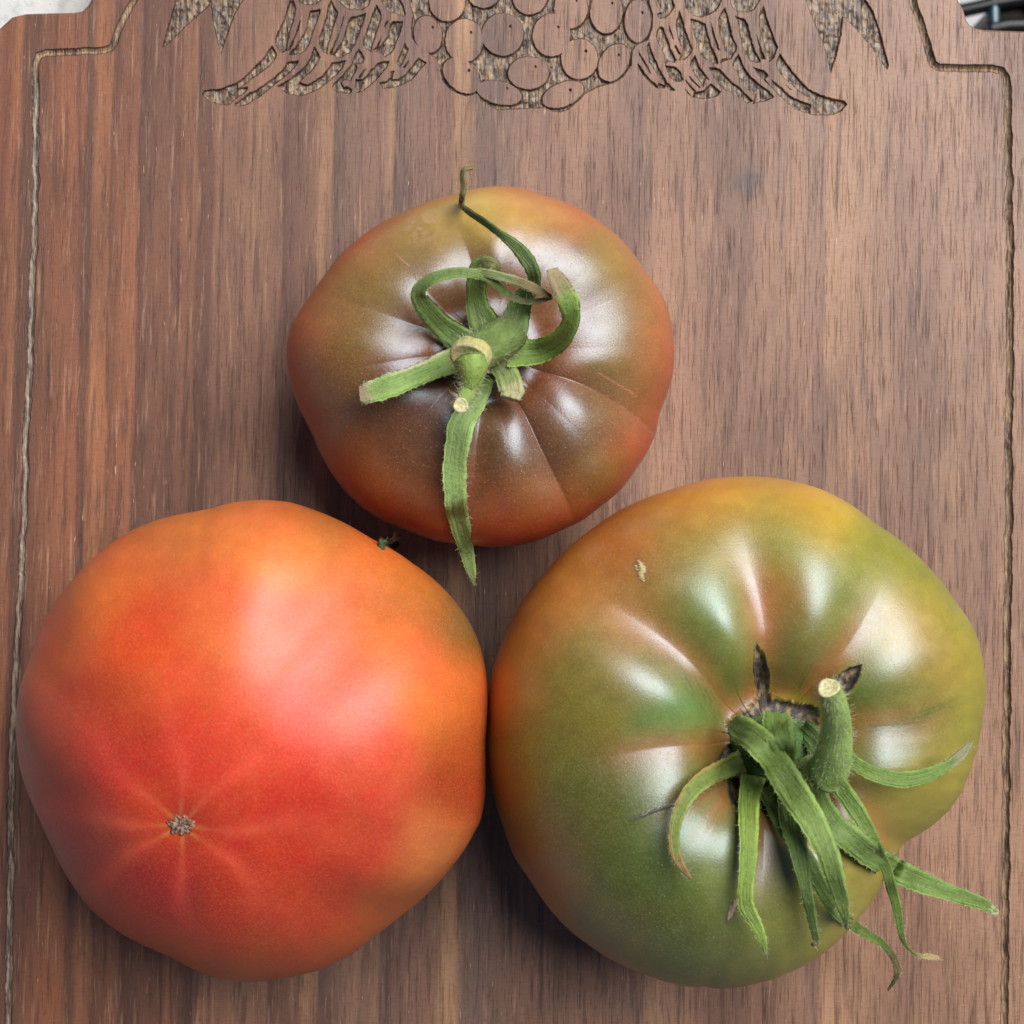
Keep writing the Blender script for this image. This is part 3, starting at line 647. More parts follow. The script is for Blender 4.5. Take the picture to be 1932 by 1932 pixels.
class Calyx:
    """sepals and stalk of one tomato, resting on its surface; coordinates are photograph units"""
    def __init__(s, root, bvh, fu, fv, sc):
        s.root, s.bvh, s.fu, s.fv, s.sc = root, bvh, fu, fv, sc; s.hairs = []
    def surf(s, u, v):
        o = Vector((0, 0, H)); d = (Vector(P(u, v, 0)) - o).normalized()
        hit, nrm, _, _ = s.bvh.ray_cast(o, d, 2.0)
        return (hit.z if hit is not None else 0.0)
    def path(s, pts, n=10):
        """pts: (x, y, width, height mm[, absolute z mm]) in zoom units -> positions, widths"""
        rows = []
        for p in pts:
            ab = p[4] if len(p) > 4 and p[4] is not None else None
            rows.append((s.fu(p[0]), s.fv(p[1]), p[2] * s.sc, p[3] / 1000, 0.0 if ab is None else 1.0, 0.0 if ab is None else ab / 1000))
        d = catmull(rows, n); zs = np.array([s.surf(a, b) for a, b in d[:, :2]])
        m = np.clip(d[:, 4], 0, 1); z = (zs + d[:, 3]) * (1 - m) + d[:, 5] * m
        z = np.maximum(z, np.where(zs > 0.004, zs + 0.0012, 0.0006))
        zz = np.concatenate([np.repeat(z[0], 3), z, np.repeat(z[-1], 3)]); ker = np.array([1, 2, 3, 4, 3, 2, 1.0]); ker /= ker.sum()
        z = np.convolve(zz, ker, 'valid')
        X = np.array([P(a, b, c) for a, b, c in zip(d[:, 0], d[:, 1], z)])
        wd = np.maximum(d[:, 2], 0.8) * W / 966 * (H - z) / H
        return X, wd
    def ribbon(s, name, pts, col, tip=None, tipstart=0.8, roll=0, roll1=None, thick=0.00085, cup=0.25, parent=None, seed=0, hair=1.0, n=10, edge=None, fat=0.0):
        X, wd = s.path(pts, n); N = len(X); T = np.gradient(X, axis=0); T /= np.linalg.norm(T, axis=1)[:, None] + 1e-12
        L = np.concatenate([[0], np.cumsum(np.linalg.norm(np.diff(X, axis=0), axis=1))]); tt = L / L[-1]
        view = np.array([0, 0, H]) - X; view /= np.linalg.norm(view, axis=1)[:, None]
        S = np.cross(T, view); S /= np.linalg.norm(S, axis=1)[:, None] + 1e-12; U = np.cross(S, T)
        ro = np.radians(roll + ((roll1 if roll1 is not None else roll) - roll) * tt) + 0.25 * np.sin(L * 320 + seed)
        S2 = S * np.cos(ro)[:, None] + U * np.sin(ro)[:, None]; U2 = -S * np.sin(ro)[:, None] + U * np.cos(ro)[:, None]
        wd = wd / np.maximum(0.6, np.abs(np.cos(ro)))
        M_ = 20; V = np.zeros((N, M_, 3)); tint = np.zeros((N, M_, 3)); lc = np.zeros((N, M_, 3)); c0 = s2l(col) * np.array([1.45, 1.15, 1.15])
        tipc = s2l(tip if tip is not None else col); e0 = s2l(edge) if edge is not None else None
        for k_ in range(M_):
            a = 2 * math.pi * k_ / M_; x = math.cos(a); y = math.sin(a)
            jag = 1 + 0.07 * (vnoise(L * 1400, L * 0 + k_ // 10, seed) - 0.5) * 2
            th = (thick * (1 - 0.35 * x * x) + wd * fat) * np.sign(y) * abs(y) ** 0.7
            ridge = 0.00038 * math.cos(x * 3 * math.pi) * (1 if y > 0 else -0.5) * np.clip(wd / 0.006, 0.2, 1)
            off = cup * wd * 0.5 * (x * x - 0.3)
            V[:, k_] = X + S2 * (x * wd * 0.5 * jag)[:, None] + U2 * (th * 0.5 + off + ridge)[:, None]
            f = sstep(tt + 0.06 * (vnoise(L * 900, L * 0 + k_ * 0.7, seed + 5) - 0.5) + 0.03 * abs(x), tipstart, min(1.0, tipstart + 0.12)) if tip is not None else np.zeros(N)
            c = np.tile(c0, (N, 1)) * (0.85 + 0.3 * vnoise(L * 250, L * 0 + x * 1.5, seed + 9))[:, None]
            c = c * (1 - 0.15 * (1 - abs(x)) + 0.55 * abs(x) ** 6)
            if e0 is not None: 
                fe = sstep(vnoise(L * 300, L * 0, seed + 3) * 0.5 + 0.9 * x, 0.75, 1.1); c = c * (1 - fe[:, None]) + e0 * fe[:, None]
            tint[:, k_] = c * (1 - f[:, None]) + tipc * f[:, None]; lc[:, k_] = np.stack([L * 1000, np.full(N, x), np.full(N, seed * 1.0)], -1)
        Vf = np.vstack([V.reshape(-1, 3), X[:1], X[-1:]]); F = []
        for i in range(N - 1):
            for k_ in range(M_): F.append((i * M_ + k_, i * M_ + (k_ + 1) % M_, (i + 1) * M_ + (k_ + 1) % M_, (i + 1) * M_ + k_))
        n0 = N * M_
        me_attr = {'tint': np.vstack([tint.reshape(-1, 3), tint[0, :1], tint[-1, :1]]), 'lc': np.vstack([lc.reshape(-1, 3), lc[0, :1], lc[-1, :1]])}
        for k_ in range(M_):
            F.append((n0, (k_ + 1) % M_, k_, k_) if False else (n0, (k_ + 1) % M_, k_, n0)); F.append((n0 + 1, (N - 1) * M_ + k_, (N - 1) * M_ + (k_ + 1) % M_, n0 + 1))
        Fq = [f for f in F if len(set(f)) == 4]; Ft = [f[:3] for f in F if len(set(f)) == 3]
        me = bpy.data.meshes.new(name); me.from_pydata([tuple(p) for p in Vf], [], Fq + Ft); me.materials.append(GREEN)
        for p in me.polygons: p.use_smooth = True
        for an, arr in me_attr.items():
            a_ = me.attributes.new(an, 'FLOAT_VECTOR', 'POINT'); a_.data.foreach_set('vector', arr.astype(np.float32).ravel())
        o = bpy.data.objects.new(name, me); COL.objects.link(o); o.parent = parent or s.root; o.matrix_parent_inverse = (parent or s.root).matrix_world.inverted()
        # hairs along the rims and a few on the face
        nh = int(hair * L[-1] * 1000 * 2.4)
        for _ in range(nh):
            i = random.randrange(1, N - 1); kx = random.choice([0, 0, M_ // 2, M_ // 2, random.randrange(1, M_ // 2)])
            p = V[i, kx]; cdir = p - X[i]; cdir = cdir / (np.linalg.norm(cdir) + 1e-9)
            d = cdir + U[i] * random.uniform(0.1, 0.9) + T[i] * random.uniform(-0.5, 0.5); d /= np.linalg.norm(d)
            s.hairs.append((p, d, random.uniform(0.0002, 0.0007) * (1.8 if random.random() < 0.1 else 1)))
        return o
    def stalk(s, name, pts, col, parent=None, seed=0, flare=None, hair=1.0, cut=None):
        """round stalk; pts (x, y, width, height mm)"""
        X, wd = s.path(pts, 9); N = len(X); T = np.gradient(X, axis=0); T /= np.linalg.norm(T, axis=1)[:, None]
        V = []; M_ = 26; tint = []; lc = []; F = []; c0 = s2l(col); c0 = c0 * np.array([1.5, 1.25, 1.1]); ref = np.array([0.3, 0.5, 0.8])
        L = np.concatenate([[0], np.cumsum(np.linalg.norm(np.diff(X, axis=0), axis=1))])
        for i in range(N):
            a = np.cross(T[i], ref); a /= np.linalg.norm(a); b = np.cross(T[i], a)
            for k_ in range(M_):
                an = 2 * math.pi * k_ / M_; r = wd[i] / 2 * (1 + 0.05 * math.sin(3 * an + seed) + 0.05 * (vnoise(np.array(L[i] * 600), np.array(an * 2), seed) - 0.5))
                V.append(X[i] + r * (a * math.cos(an) + b * math.sin(an)))
                tint.append(c0 * (0.85 + 0.3 * vnoise(np.array(L[i] * 300), np.array(an), seed + 2))); lc.append((L[i] * 1000, math.sin(an), seed))
                if random.random() < 0.20 * hair:
                    d = (a * math.cos(an) + b * math.sin(an)) + T[i] * random.uniform(-.4, .4); s.hairs.append((V[-1], d / np.linalg.norm(d), random.uniform(0.0004, 0.0016 if random.random() < .85 else 0.0028)))
        for i in range(N - 1):
            for k_ in range(M_): F.append((i * M_ + k_, i * M_ + (k_ + 1) % M_, (i + 1) * M_ + (k_ + 1) % M_, (i + 1) * M_ + k_))
        o = mesh_np(name, V, F, GREEN, parent or s.root, True, {'tint': np.array(tint), 'lc': np.array(lc)})
        # closing caps
        for e, nm in ((0, 'stalk_end'), (N - 1, 'cut_end')):
            if e == 0 and cut != 'both': mat = GREEN
            else: mat = CUT
            ring = np.array(V[e * M_:(e + 1) * M_]); c = ring.mean(0); sg = -1 if e == 0 else 1
            rr = [ring * 1.0, c + (ring - c) * 0.9 + sg * T[e] * wd[e] * 0.05, c + (ring - c) * 0.78 + sg * T[e] * wd[e] * 0.02, c + (ring - c) * 0.4 + sg * T[e] * wd[e] * (0.0 if mat is CUT else 0.08)]
            VV = np.vstack(rr + [c[None] + sg * T[e] * wd[e] * (-0.03 if mat is CUT else 0.09)]); FF = []
            for q in range(3):
                for k_ in range(M_): FF.append((q * M_ + k_, q * M_ + (k_ + 1) % M_, (q + 1) * M_ + (k_ + 1) % M_, (q + 1) * M_ + k_))
            tri = [(3 * M_ + k_, 3 * M_ + (k_ + 1) % M_, 4 * M_) for k_ in range(M_)]
            me = bpy.data.meshes.new(nm); me.from_pydata([tuple(p) for p in VV], [], FF + tri); me.materials.append(mat)
            for p in me.polygons: p.use_smooth = True
            a_ = me.attributes.new('tint', 'FLOAT_VECTOR', 'POINT'); a_.data.foreach_set('vector', np.tile(c0, (len(VV), 1)).astype(np.float32).ravel())
            co = bpy.data.objects.new(nm, me); COL.objects.link(co); co.parent = o; co.matrix_parent_inverse = o.matrix_world.inverted()
        return o
    def disc(s, name, outline, cx, cy, h0, h1, col, seed=0):
        """lumpy green base that the sepals grow from"""
        n = 64; ol = catmull(outline + outline[:1], 8)[:-1]; m = len(ol); V = []; tint = []; lc = []; K_ = 9; c0 = s2l(col)
        for q in range(K_):
            f = q / (K_ - 1)
            for i, (x, y) in enumerate(ol):
                px, py = cx + (x - cx) * (1 - f * 0.97), cy + (y - cy) * (1 - f * 0.97)
                u, v = s.fu(px), s.fv(py); zz = s.surf(u, v)
                hh = (h0 * sstep(np.array(f), 0, 0.25) + (h1 - h0) * f) / 1000
                V.append(P(u, v, zz + float(hh) + 0.0003 * float(fbm(np.array(px / 18.0), np.array(py / 18.0), seed) - 0.5)))
                tint.append(c0 * (0.8 + 0.4 * float(vnoise(np.array(px / 25.0), np.array(py / 25.0), seed)))); lc.append((px / 8, py / 20, seed))
                if random.random() < 0.12: s.hairs.append((V[-1], np.array([random.uniform(-.7, .7), random.uniform(-.7, .7), 0.7]), random.uniform(0.0003, 0.0007)))
        F = []
        for q in range(K_ - 1):
            for i in range(m): F.append((q * m + i, q * m + (i + 1) % m, (q + 1) * m + (i + 1) % m, (q + 1) * m + i))
        zs = min(p[2] for p in V[-m:])
        return mesh_np(name, V, F, GREEN, s.root, True, {'tint': np.array(tint), 'lc': np.array(lc)})
    def fuzz(s):
        V = []; F = []
        for p, d, l in s.hairs:
            d = np.asarray(d, float); d /= np.linalg.norm(d); a = np.cross(d, (0.2, 0.4, 0.9)); a /= np.linalg.norm(a) + 1e-9; b = np.cross(d, a); r = 0.000032; i0 = len(V)
            bend = np.array([random.uniform(-1, 1), random.uniform(-1, 1), random.uniform(-.5, .5)]) * l * 0.25
            for q in range(3): an = q * 2.094; V.append(p + r * (a * math.cos(an) + b * math.sin(an)))
            mid = p + d * l * 0.55 + bend * 0.6
            for q in range(3): an = q * 2.094; V.append(mid + 0.75 * r * (a * math.cos(an) + b * math.sin(an)))
            V.append(p + d * l + bend * 0.2)
            for q in range(3):
                q2 = (q + 1) % 3; F.append((i0 + q, i0 + q2, i0 + 3 + q2)); F.append((i0 + q, i0 + 3 + q2, i0 + 3 + q)); F.append((i0 + 3 + q, i0 + 3 + q2, i0 + 6))
        o = mesh_np('fine_hair', V, F, HAIR, s.root, True); o['kind'] = 'stuff'; return o

# ================================================================== TOMATO 1 (brown, top)
def z1(p): return [(511.1 + x * 0.42983, 287.5 + y * 0.42983) for x, y in p]
T1 = dict(name='brown', center=(906, 690), pole=(930, 655), tilt=(0.04, 0.06), R=0.041, h=0.026, n=2.25, cav=(0.013, 0.0055), seed=1.3,
 outline=z1([(980,148),(1100,155),(1200,190),(1330,235),(1440,300),(1540,385),(1610,470),(1660,545),(1710,610),(1745,690),(1765,800),(1772,900),(1762,1000),(1735,1080),(1705,1150),(1690,1230),(1650,1320),(1590,1410),(1530,1490),(1440,1560),(1360,1620),(1250,1670),(1150,1710),(1060,1728),(960,1735),(880,1725),(800,1715),(720,1705),(640,1675),(560,1645),(460,1600),(380,1540),(320,1480),(260,1400),(215,1320),(180,1230),(130,1130),(90,1030),(68,920),(70,830),(95,740),(140,670),(190,600),(250,520),(310,440),(400,365),(500,300),(600,255),(700,212),(800,185),(870,165)]),
 # angle, depth, width, width growth, arc start, arc end, sharpness
 valleys=[(40, .0014, .003, .05, .004, .034, .08), (2, .0014, .003, .05, .004, .036, .08), (-43, .0014, .003, .05, .004, .034, .10), (-80, .0012, .0025, .04, .004, .030, .10), (-155, .0012, .003, .05, .004, .036, .05), (120, .0012, .003, .05, .004, .034, .08), (103, 0.0024, .0030, .06, .006, .040, .10), (76, 0.0018, .003, .05, .006, .036, .10), (55, 0.0018, .0035, .06, .006, .036, .10), (22, 0.0021, .004, .08, .006, .050, .10), (-21, 0.0032, .0038, .05, .005, .062, .28), (-62, 0.0039, .0035, .06, .005, .050, .40),
  (-98, 0.0033, .003, .06, .005, .055, .10), (-135, 0.0024, .004, .10, .005, .050, .15), (-172, 0.0015, .004, .08, .006, .040, .25), (162, 0.0024, .004, .08, .006, .050, .10), (138, 0.0018, .003, .06, .006, .036, .10)],
 colours=[(550,700,(150,60,35)),(560,620,(160,65,38)),(600,760,(106,70,36)),(610,690,(104,76,40)),(640,600,(112,82,40)),(700,780,(92,56,34)),(620,830,(105,58,32)),(690,870,(108,66,36)),(680,950,(146,64,32)),(780,960,(116,66,38)),(800,880,(98,60,40)),
  (900,950,(106,62,38)),(800,1020,(128,58,34)),(900,1022,(168,56,36)),(990,1025,(180,62,40)),(1268,690,(186,74,48)),(1262,560,(176,78,50)),(1000,960,(118,76,45)),(1060,1000,(150,66,42)),(1150,900,(120,82,46)),(1215,820,(156,76,46)),(1246,720,(150,86,50)),(1215,700,(116,96,54)),(1266,620,(168,80,50)),(1222,610,(120,104,58)),(1190,700,(110,88,48)),(1130,780,(104,76,50)),
  (1200,540,(116,104,52)),(1160,460,(126,112,58)),(1200,440,(165,92,52)),(1235,520,(160,92,50)),(1100,390,(172,90,50)),(1000,400,(158,130,66)),(1000,358,(185,100,62)),(900,400,(176,146,84)),(820,410,(165,128,72)),(740,440,(118,100,50)),(700,410,(172,92,60)),(640,480,(155,80,50)),
  (660,540,(118,96,45)),(800,500,(106,80,54)),(930,500,(104,72,48)),(1050,500,(112,82,58)),(1090,600,(104,74,54)),(850,600,(106,66,45)),(1000,700,(106,60,45)),(1050,620,(124,74,44)),(850,720,(84,52,36)),(940,820,(86,60,42)),(1060,820,(92,64,46)),(590,560,(150,80,46))])
SK1 = skin_material('brown_tomato_skin', 0.33, 0.5, 0.00008, 0.05)
def col1(V, col, cork, pu, pv, val, T, Ph):
    n = fbm(pu / 26, pv / 26, 5); blot = sstep(fbm(pu / 45, pv / 45, 11), 0.42, 0.66)
    rim = sstep(np.abs(T - 1.57), 0, 0.6)
    col = col * (0.85 + 0.3 * n)[:, None] * np.array([1.36, 1.34, 0.86])
    col = lerp3(col, s2l((186, 62, 38)), sstep(T, 1.12, 1.55) * 0.6)
    col = lerp3(col, s2l((128, 60, 42)), val * 0.28)
    col = lerp3(col, s2l((104, 96, 50)), blot * 0.12)
    # pale chafed patch, upper left
    d = np.exp(-((pu - 800) / 34) ** 2 - ((pv - 425) / 26) ** 2) * sstep(fbm(pu / 9, pv / 9, 15), 0.4, 0.62)
    col = lerp3(col, s2l((196, 150, 112)), d * 0.75)
    for (a, b, c_, e, w) in ((1128, 703, 1195, 742, 1.3), (746, 478, 772, 502, 1.0), (1184, 735, 1200, 748, 1.1)):
        dd, _ = ldist(pu, pv, [(a, b), (c_, e)]); col = lerp3(col, s2l((205, 130, 110)), np.exp(-(dd / w) ** 2) * 0.8)
    return V, col, cork, []
r1 = empty('tomato', (*P(906, 690, 0.0)[:2], 0.0)); tag(r1, 'brown and olive heirloom tomato with long twisted green sepals, behind the other two', 'tomato', group='tomatoes on the cutting board')
b1 = finish_fruit(T1, r1, SK1, col1, lambda u, v: 0.35 + 0.65 * sstep(v, 560, 760) * (1 - 0.5 * sstep(u, 1150, 1250)))
C1 = Calyx(r1, b1, lambda x: 511.1 + x * 0.42983, lambda y: 287.5 + y * 0.42983, 0.42983)
G0, G1, G2, G3 = (92, 128, 66), (112, 150, 70), (120, 158, 88), (74, 104, 52)
BR, TAN = (120, 92, 66), (196, 172, 130)
C1.disc('calyx_base', [(850,790),(900,740),(960,720),(1030,720),(1090,760),(1130,820),(1110,900),(1070,960),(1020,1000),(960,1010),(900,990),(850,950),(800,890),(790,830)], 965, 860, 1.6, 2.6, (58,84,46), 3)  # base colour darkened to paint in the shade around the stalk
C1.ribbon('sepal', [(950,780,150,2.5),(910,690,110,4),(900,620,88,5.5),(905,550,92,8),(930,505,100,10),(975,500,70,11),(990,540,30,9)], (98,128,66), (120,112,70), .75, seed=2)
C1.ribbon('sepal', [(1060,790,130,2.5),(1090,690,110,3.5),(1130,620,88,6),(1158,570,62,9),(1148,510,66,11),(1110,450,66,11),(1060,398,50,10),(1000,352,34,9),(940,305,30,8),(880,266,30,8),(842,235,24,9),(840,200,22,10,46),(848,150,26,10,44),(844,110,24,10,42),(850,75,20,8,41),(885,68,8,8,40)], (94,126,70), (138,110,72), .46, roll=10, roll1=60, seed=4)
C1.ribbon('sepal', [(880,850,140,2),(790,790,120,3),(715,725,100,5),(665,665,86,8),(648,615,66,11),(690,565,52,13),(780,535,52,14),(870,530,44,15),(960,555,38,15),(1030,615,34,14),(1100,652,26,14),(1170,654,22,14),(1235,636,16,14)], (104,138,74), (112,106,70), .78, roll=0, roll1=25, seed=6)
C1.ribbon('sepal', [(840,530,30,14.4),(930,528,38,15),(1010,545,40,16),(1080,565,42,16),(1140,590,44,16),(1190,615,34,15.5),(1230,632,14,15)], (122,142,92), (146,122,88), .55, roll=-15, roll1=20, seed=7, hair=.6)
C1.ribbon('sepal', [(1030,880,130,2.5),(1110,880,118,3),(1200,862,108,5),(1275,815,92,9),(1316,745,80,13),(1308,670,92,16),(1275,600,84,17),(1245,545,66,18),(1232,512,46,18)], (108,146,66), (168,144,112), .80, roll=5, roll1=-20, seed=8)
C1.ribbon('sepal', [(870,900,110,2.5),(790,920,104,3),(710,950,98,4),(620,985,100,5),(540,1018,106,6),(470,1045,100,6.5),(420,1060,88,7),(392,1066,70,7)], (118,158,84), (176,150,124), .88, roll=-8, seed=10, edge=(206,196,168))
C1.ribbon('sepal', [(935,980,110,2),(915,1050,96,2.5),(880,1120,100,3.5),(838,1190,112,4.5),(822,1280,108,4.5),(808,1370,106,4.5),(806,1460,106,5),(815,1560,98,5,None),(838,1660,84,0,33),(862,1760,62,0,31),(880,1840,42,0,30),(893,1905,8,0,29)], (122,160,92), (150,112,84), .955, roll=4, seed=12)
C1.ribbon('sepal', [(1000,930,90,2.5),(1030,970,104,4),(1050,1015,112,6),(1058,1055,108,7),(1050,1082,80,7)], (120,146,84), (180,172,128), .55, roll=0, seed=14, fat=.25)
stalk = C1.stalk('stalk', [(1045,798,170,2.5),(1005,826,186,5),(960,855,184,8),(920,878,172,11),(892,893,180,13),(880,898,184,14.2)], (84,110,58), seed=3, hair=.7)
C1.stalk('stalk', [(884,890,180,14.2),(878,898,186,15.2),(872,908,178,16.2)], (168,170,116), seed=8, hair=.3)
st2 = C1.stalk('stalk', [(880,912,160,16.5),(884,950,128,17.5),(878,1000,104,17.5),(864,1045,88,17),(850,1080,76,18),(838,1104,70,20.5),(834,1110,66,24)], (120,152,76), seed=5, hair=.8)
C1.fuzz()

# ================================================================== TOMATO 2 (red, lower left)
def z2(p): return [(x / 1.2467 * 0.638889, (1400 + y / 1.2467) * 0.638889) for x, y in p]
T2 = dict(name='red', center=(475, 1400), pole=(341, 1558), tilt=(-0.30, -0.36), R=0.047, h=0.036, n=2.1, cav=(0.006, 0.0008), dimple=0.004, seed=4.1, ramp=0.034, bumps=[(17, .0012, 20, 55, 26), (76, .0010, 20, 74, 26)],
 outline=z2([(950,95),(1080,105),(1180,140),(1280,185),(1370,240),(1440,275),(1520,330),(1600,390),(1660,450),(1720,530),(1765,620),(1790,720),(1798,800),(1795,900),(1785,1000),(1787,1100),(1785,1200),(1765,1290),(1720,1370),(1650,1465),(1560,1560),(1460,1640),(1380,1700),(1290,1770),(1180,1825),(1080,1850),(960,1868),(860,1868),(770,1850),(700,1820),(620,1775),(540,1740),(460,1700),(390,1650),(320,1590),(270,1520),(220,1440),(185,1360),(145,1270),(105,1180),(75,1090),(62,1000),(58,900),(65,820),(85,740),(110,680),(140,580),(190,490),(250,410),(330,320),(420,245),(520,190),(620,155),(700,140),(770,130),(830,110)]),
 valleys=[(98, .0034, .007, .16, .020, .21, .0), (52, .0075, .005, .11, .024, .21, .0), (-2, .0026, .006, .14, .025, .21, .0), (-36, .0026, .006, .12, .02, .21, .0), (-88, .0018, .006, .14, .015, .21, .0), (-150, .0018, .006, .12, .015, .21, .0), (172, .0022, .006, .12, .015, .21, .0), (136, .0022, .007, .12, .02, .21, .0)],
 colours=[(480,1400,(218,82,38)),(340,1560,(196,54,28)),(250,1450,(196,60,30)),(150,1400,(185,70,36)),(60,1400,(178,84,54)),(100,1200,(205,92,40)),(200,1100,(214,112,40)),(280,1200,(214,84,24)),(300,1050,(196,108,40)),(420,1000,(218,124,46)),(520,960,(200,106,40)),(610,985,(172,104,36)),(540,1050,(232,136,50)),(700,1050,(208,104,36)),
  (780,1120,(184,106,32)),(880,1180,(122,94,30)),(760,1250,(226,112,40)),(850,1300,(212,112,38)),(900,1400,(184,90,26)),(650,1300,(226,92,42)),(700,1450,(212,80,42)),(870,1500,(165,66,22)),(820,1600,(206,116,50)),(700,1600,(190,66,30)),(850,1640,(180,112,44)),(600,1700,(190,66,26)),(450,1700,(186,56,26)),(300,1700,(168,48,26)),  # orange spot at the lower right paints a highlight into the skin
  (200,1650,(170,48,30)),(350,1800,(176,72,26)),(480,1840,(170,76,26)),(600,1820,(176,76,26)),(750,1720,(186,92,34)),(150,1600,(160,60,44)),(260,1130,(196,74,20)),(330,1300,(214,80,34)),(230,1340,(186,66,28)),(380,1480,(212,72,34)),(300,1620,(184,54,30)),(120,1500,(172,58,40)),(560,1550,(206,58,30)),(400,1150,(222,110,46)),(560,1180,(222,112,60))], sig=46)
SK2 = skin_material('red_tomato_skin', 0.34, 0.12, 0.00012, 0.05, 0.5)
def col2(V, col, cork, pu, pv, val, T, Ph):
    du, dv = pu - 341, pv - 1558; d = np.hypot(du, dv); an = np.degrees(np.arctan2(-dv, du))
    for a, ln in ((137, 150), (91, 150), (44, 210), (-3, 190), (-38, 150), (-86, 140), (-148, 110), (176, 150)):
        a = a + 4 * np.sin(d / 45 + a); q = (an - a + 180) % 360 - 180; s = d * np.sin(np.radians(np.clip(q, -90, 90))); s = np.where(np.abs(q) > 90, 99, s)
        m = np.exp(-(s / (2.6 + d * 0.05)) ** 2) * (1 - sstep(d, ln * 0.5, ln * 1.4)) * sstep(d, 14, 20)
        col = lerp3(col, s2l((226, 104, 58)), m * 0.30); m2 = m * (1 - sstep(d, 20, 60)); col = lerp3(col, s2l((200, 140, 60)), m2 * 0.5)
        m3 = np.exp(-(s / (6 + d * 0.10)) ** 2) * (1 - sstep(d, ln * 0.8, ln * 2.4)) * sstep(d, 40, 90); col = lerp3(col, s2l((236, 92, 56)), m3 * 0.35)
    col = lerp3(col, s2l((140, 96, 30)), np.exp(-(d / 19) ** 6) * 0.45)
    sh = 1 + 0.18 * np.sin(np.radians(an) * 7); r0 = np.hypot(du / 24, dv / 17) / sh * 1.0 + 0.25 * (fbm(pu / 5, pv / 5, 3) - 0.5)
    scar = (r0 < 1.0) & (V[:, 2] > .02); g = fbm(pu / 3.0, pv / 3.0, 19)
    cc = s2l((80, 62, 44))[None] * (1 - sstep(g, .40, .62))[:, None] + s2l((190, 164, 122))[None] * sstep(g, .40, .62)[:, None]
    col = np.where(scar[:, None], cc, col); cork = np.where(scar, 1.0, cork)
    V = V.copy(); V[:, 2] += np.where(V[:, 2] > .02, sstep(1.15 - r0, 0, .3) * (0.0006 * (g - 0.42)) - 0.0007 * np.exp(-(d / 22) ** 2), 0)
    return V, col * (0.93 + 0.14 * fbm(pu / 30, pv / 30, 8))[:, None] * np.array([1.10, 0.93, 1.25]), cork, [('blossom_scar', None, scar.astype(float))]
r2 = empty('tomato', (*P(475, 1400, 0.0)[:2], 0.0)); tag(r2, 'smooth orange red tomato lying blossom end up with a small brown scar', 'tomato', group='tomatoes on the cutting board')
b2 = finish_fruit(T2, r2, SK2, col2, lambda u, v: u * 0 + 0.6)
C2 = Calyx(r2, b2, lambda x: x, lambda y: y, 1.0)
C2.ribbon('sepal', [(716,1016,10,0,20),(728,1023,9,0,21),(738,1021,8,0,22),(744,1014,7,0,23),(747,1002,4,0,24)], (150,128,84), (190,160,112), .6, seed=22, hair=.5)
C2.ribbon('sepal', [(732,1022,8,0,21),(744,1018,7,0,22),(752,1014,6,0,22),(759,1014,4,0,22)], (140,120,78), (160,130,90), .5, seed=24, hair=.5)
C2.ribbon('sepal', [(716,1030,26,0,9),(736,1030,22,0,8),(752,1026,12,0,7)], (52,72,50), seed=26, hair=.2)
C2.fuzz()

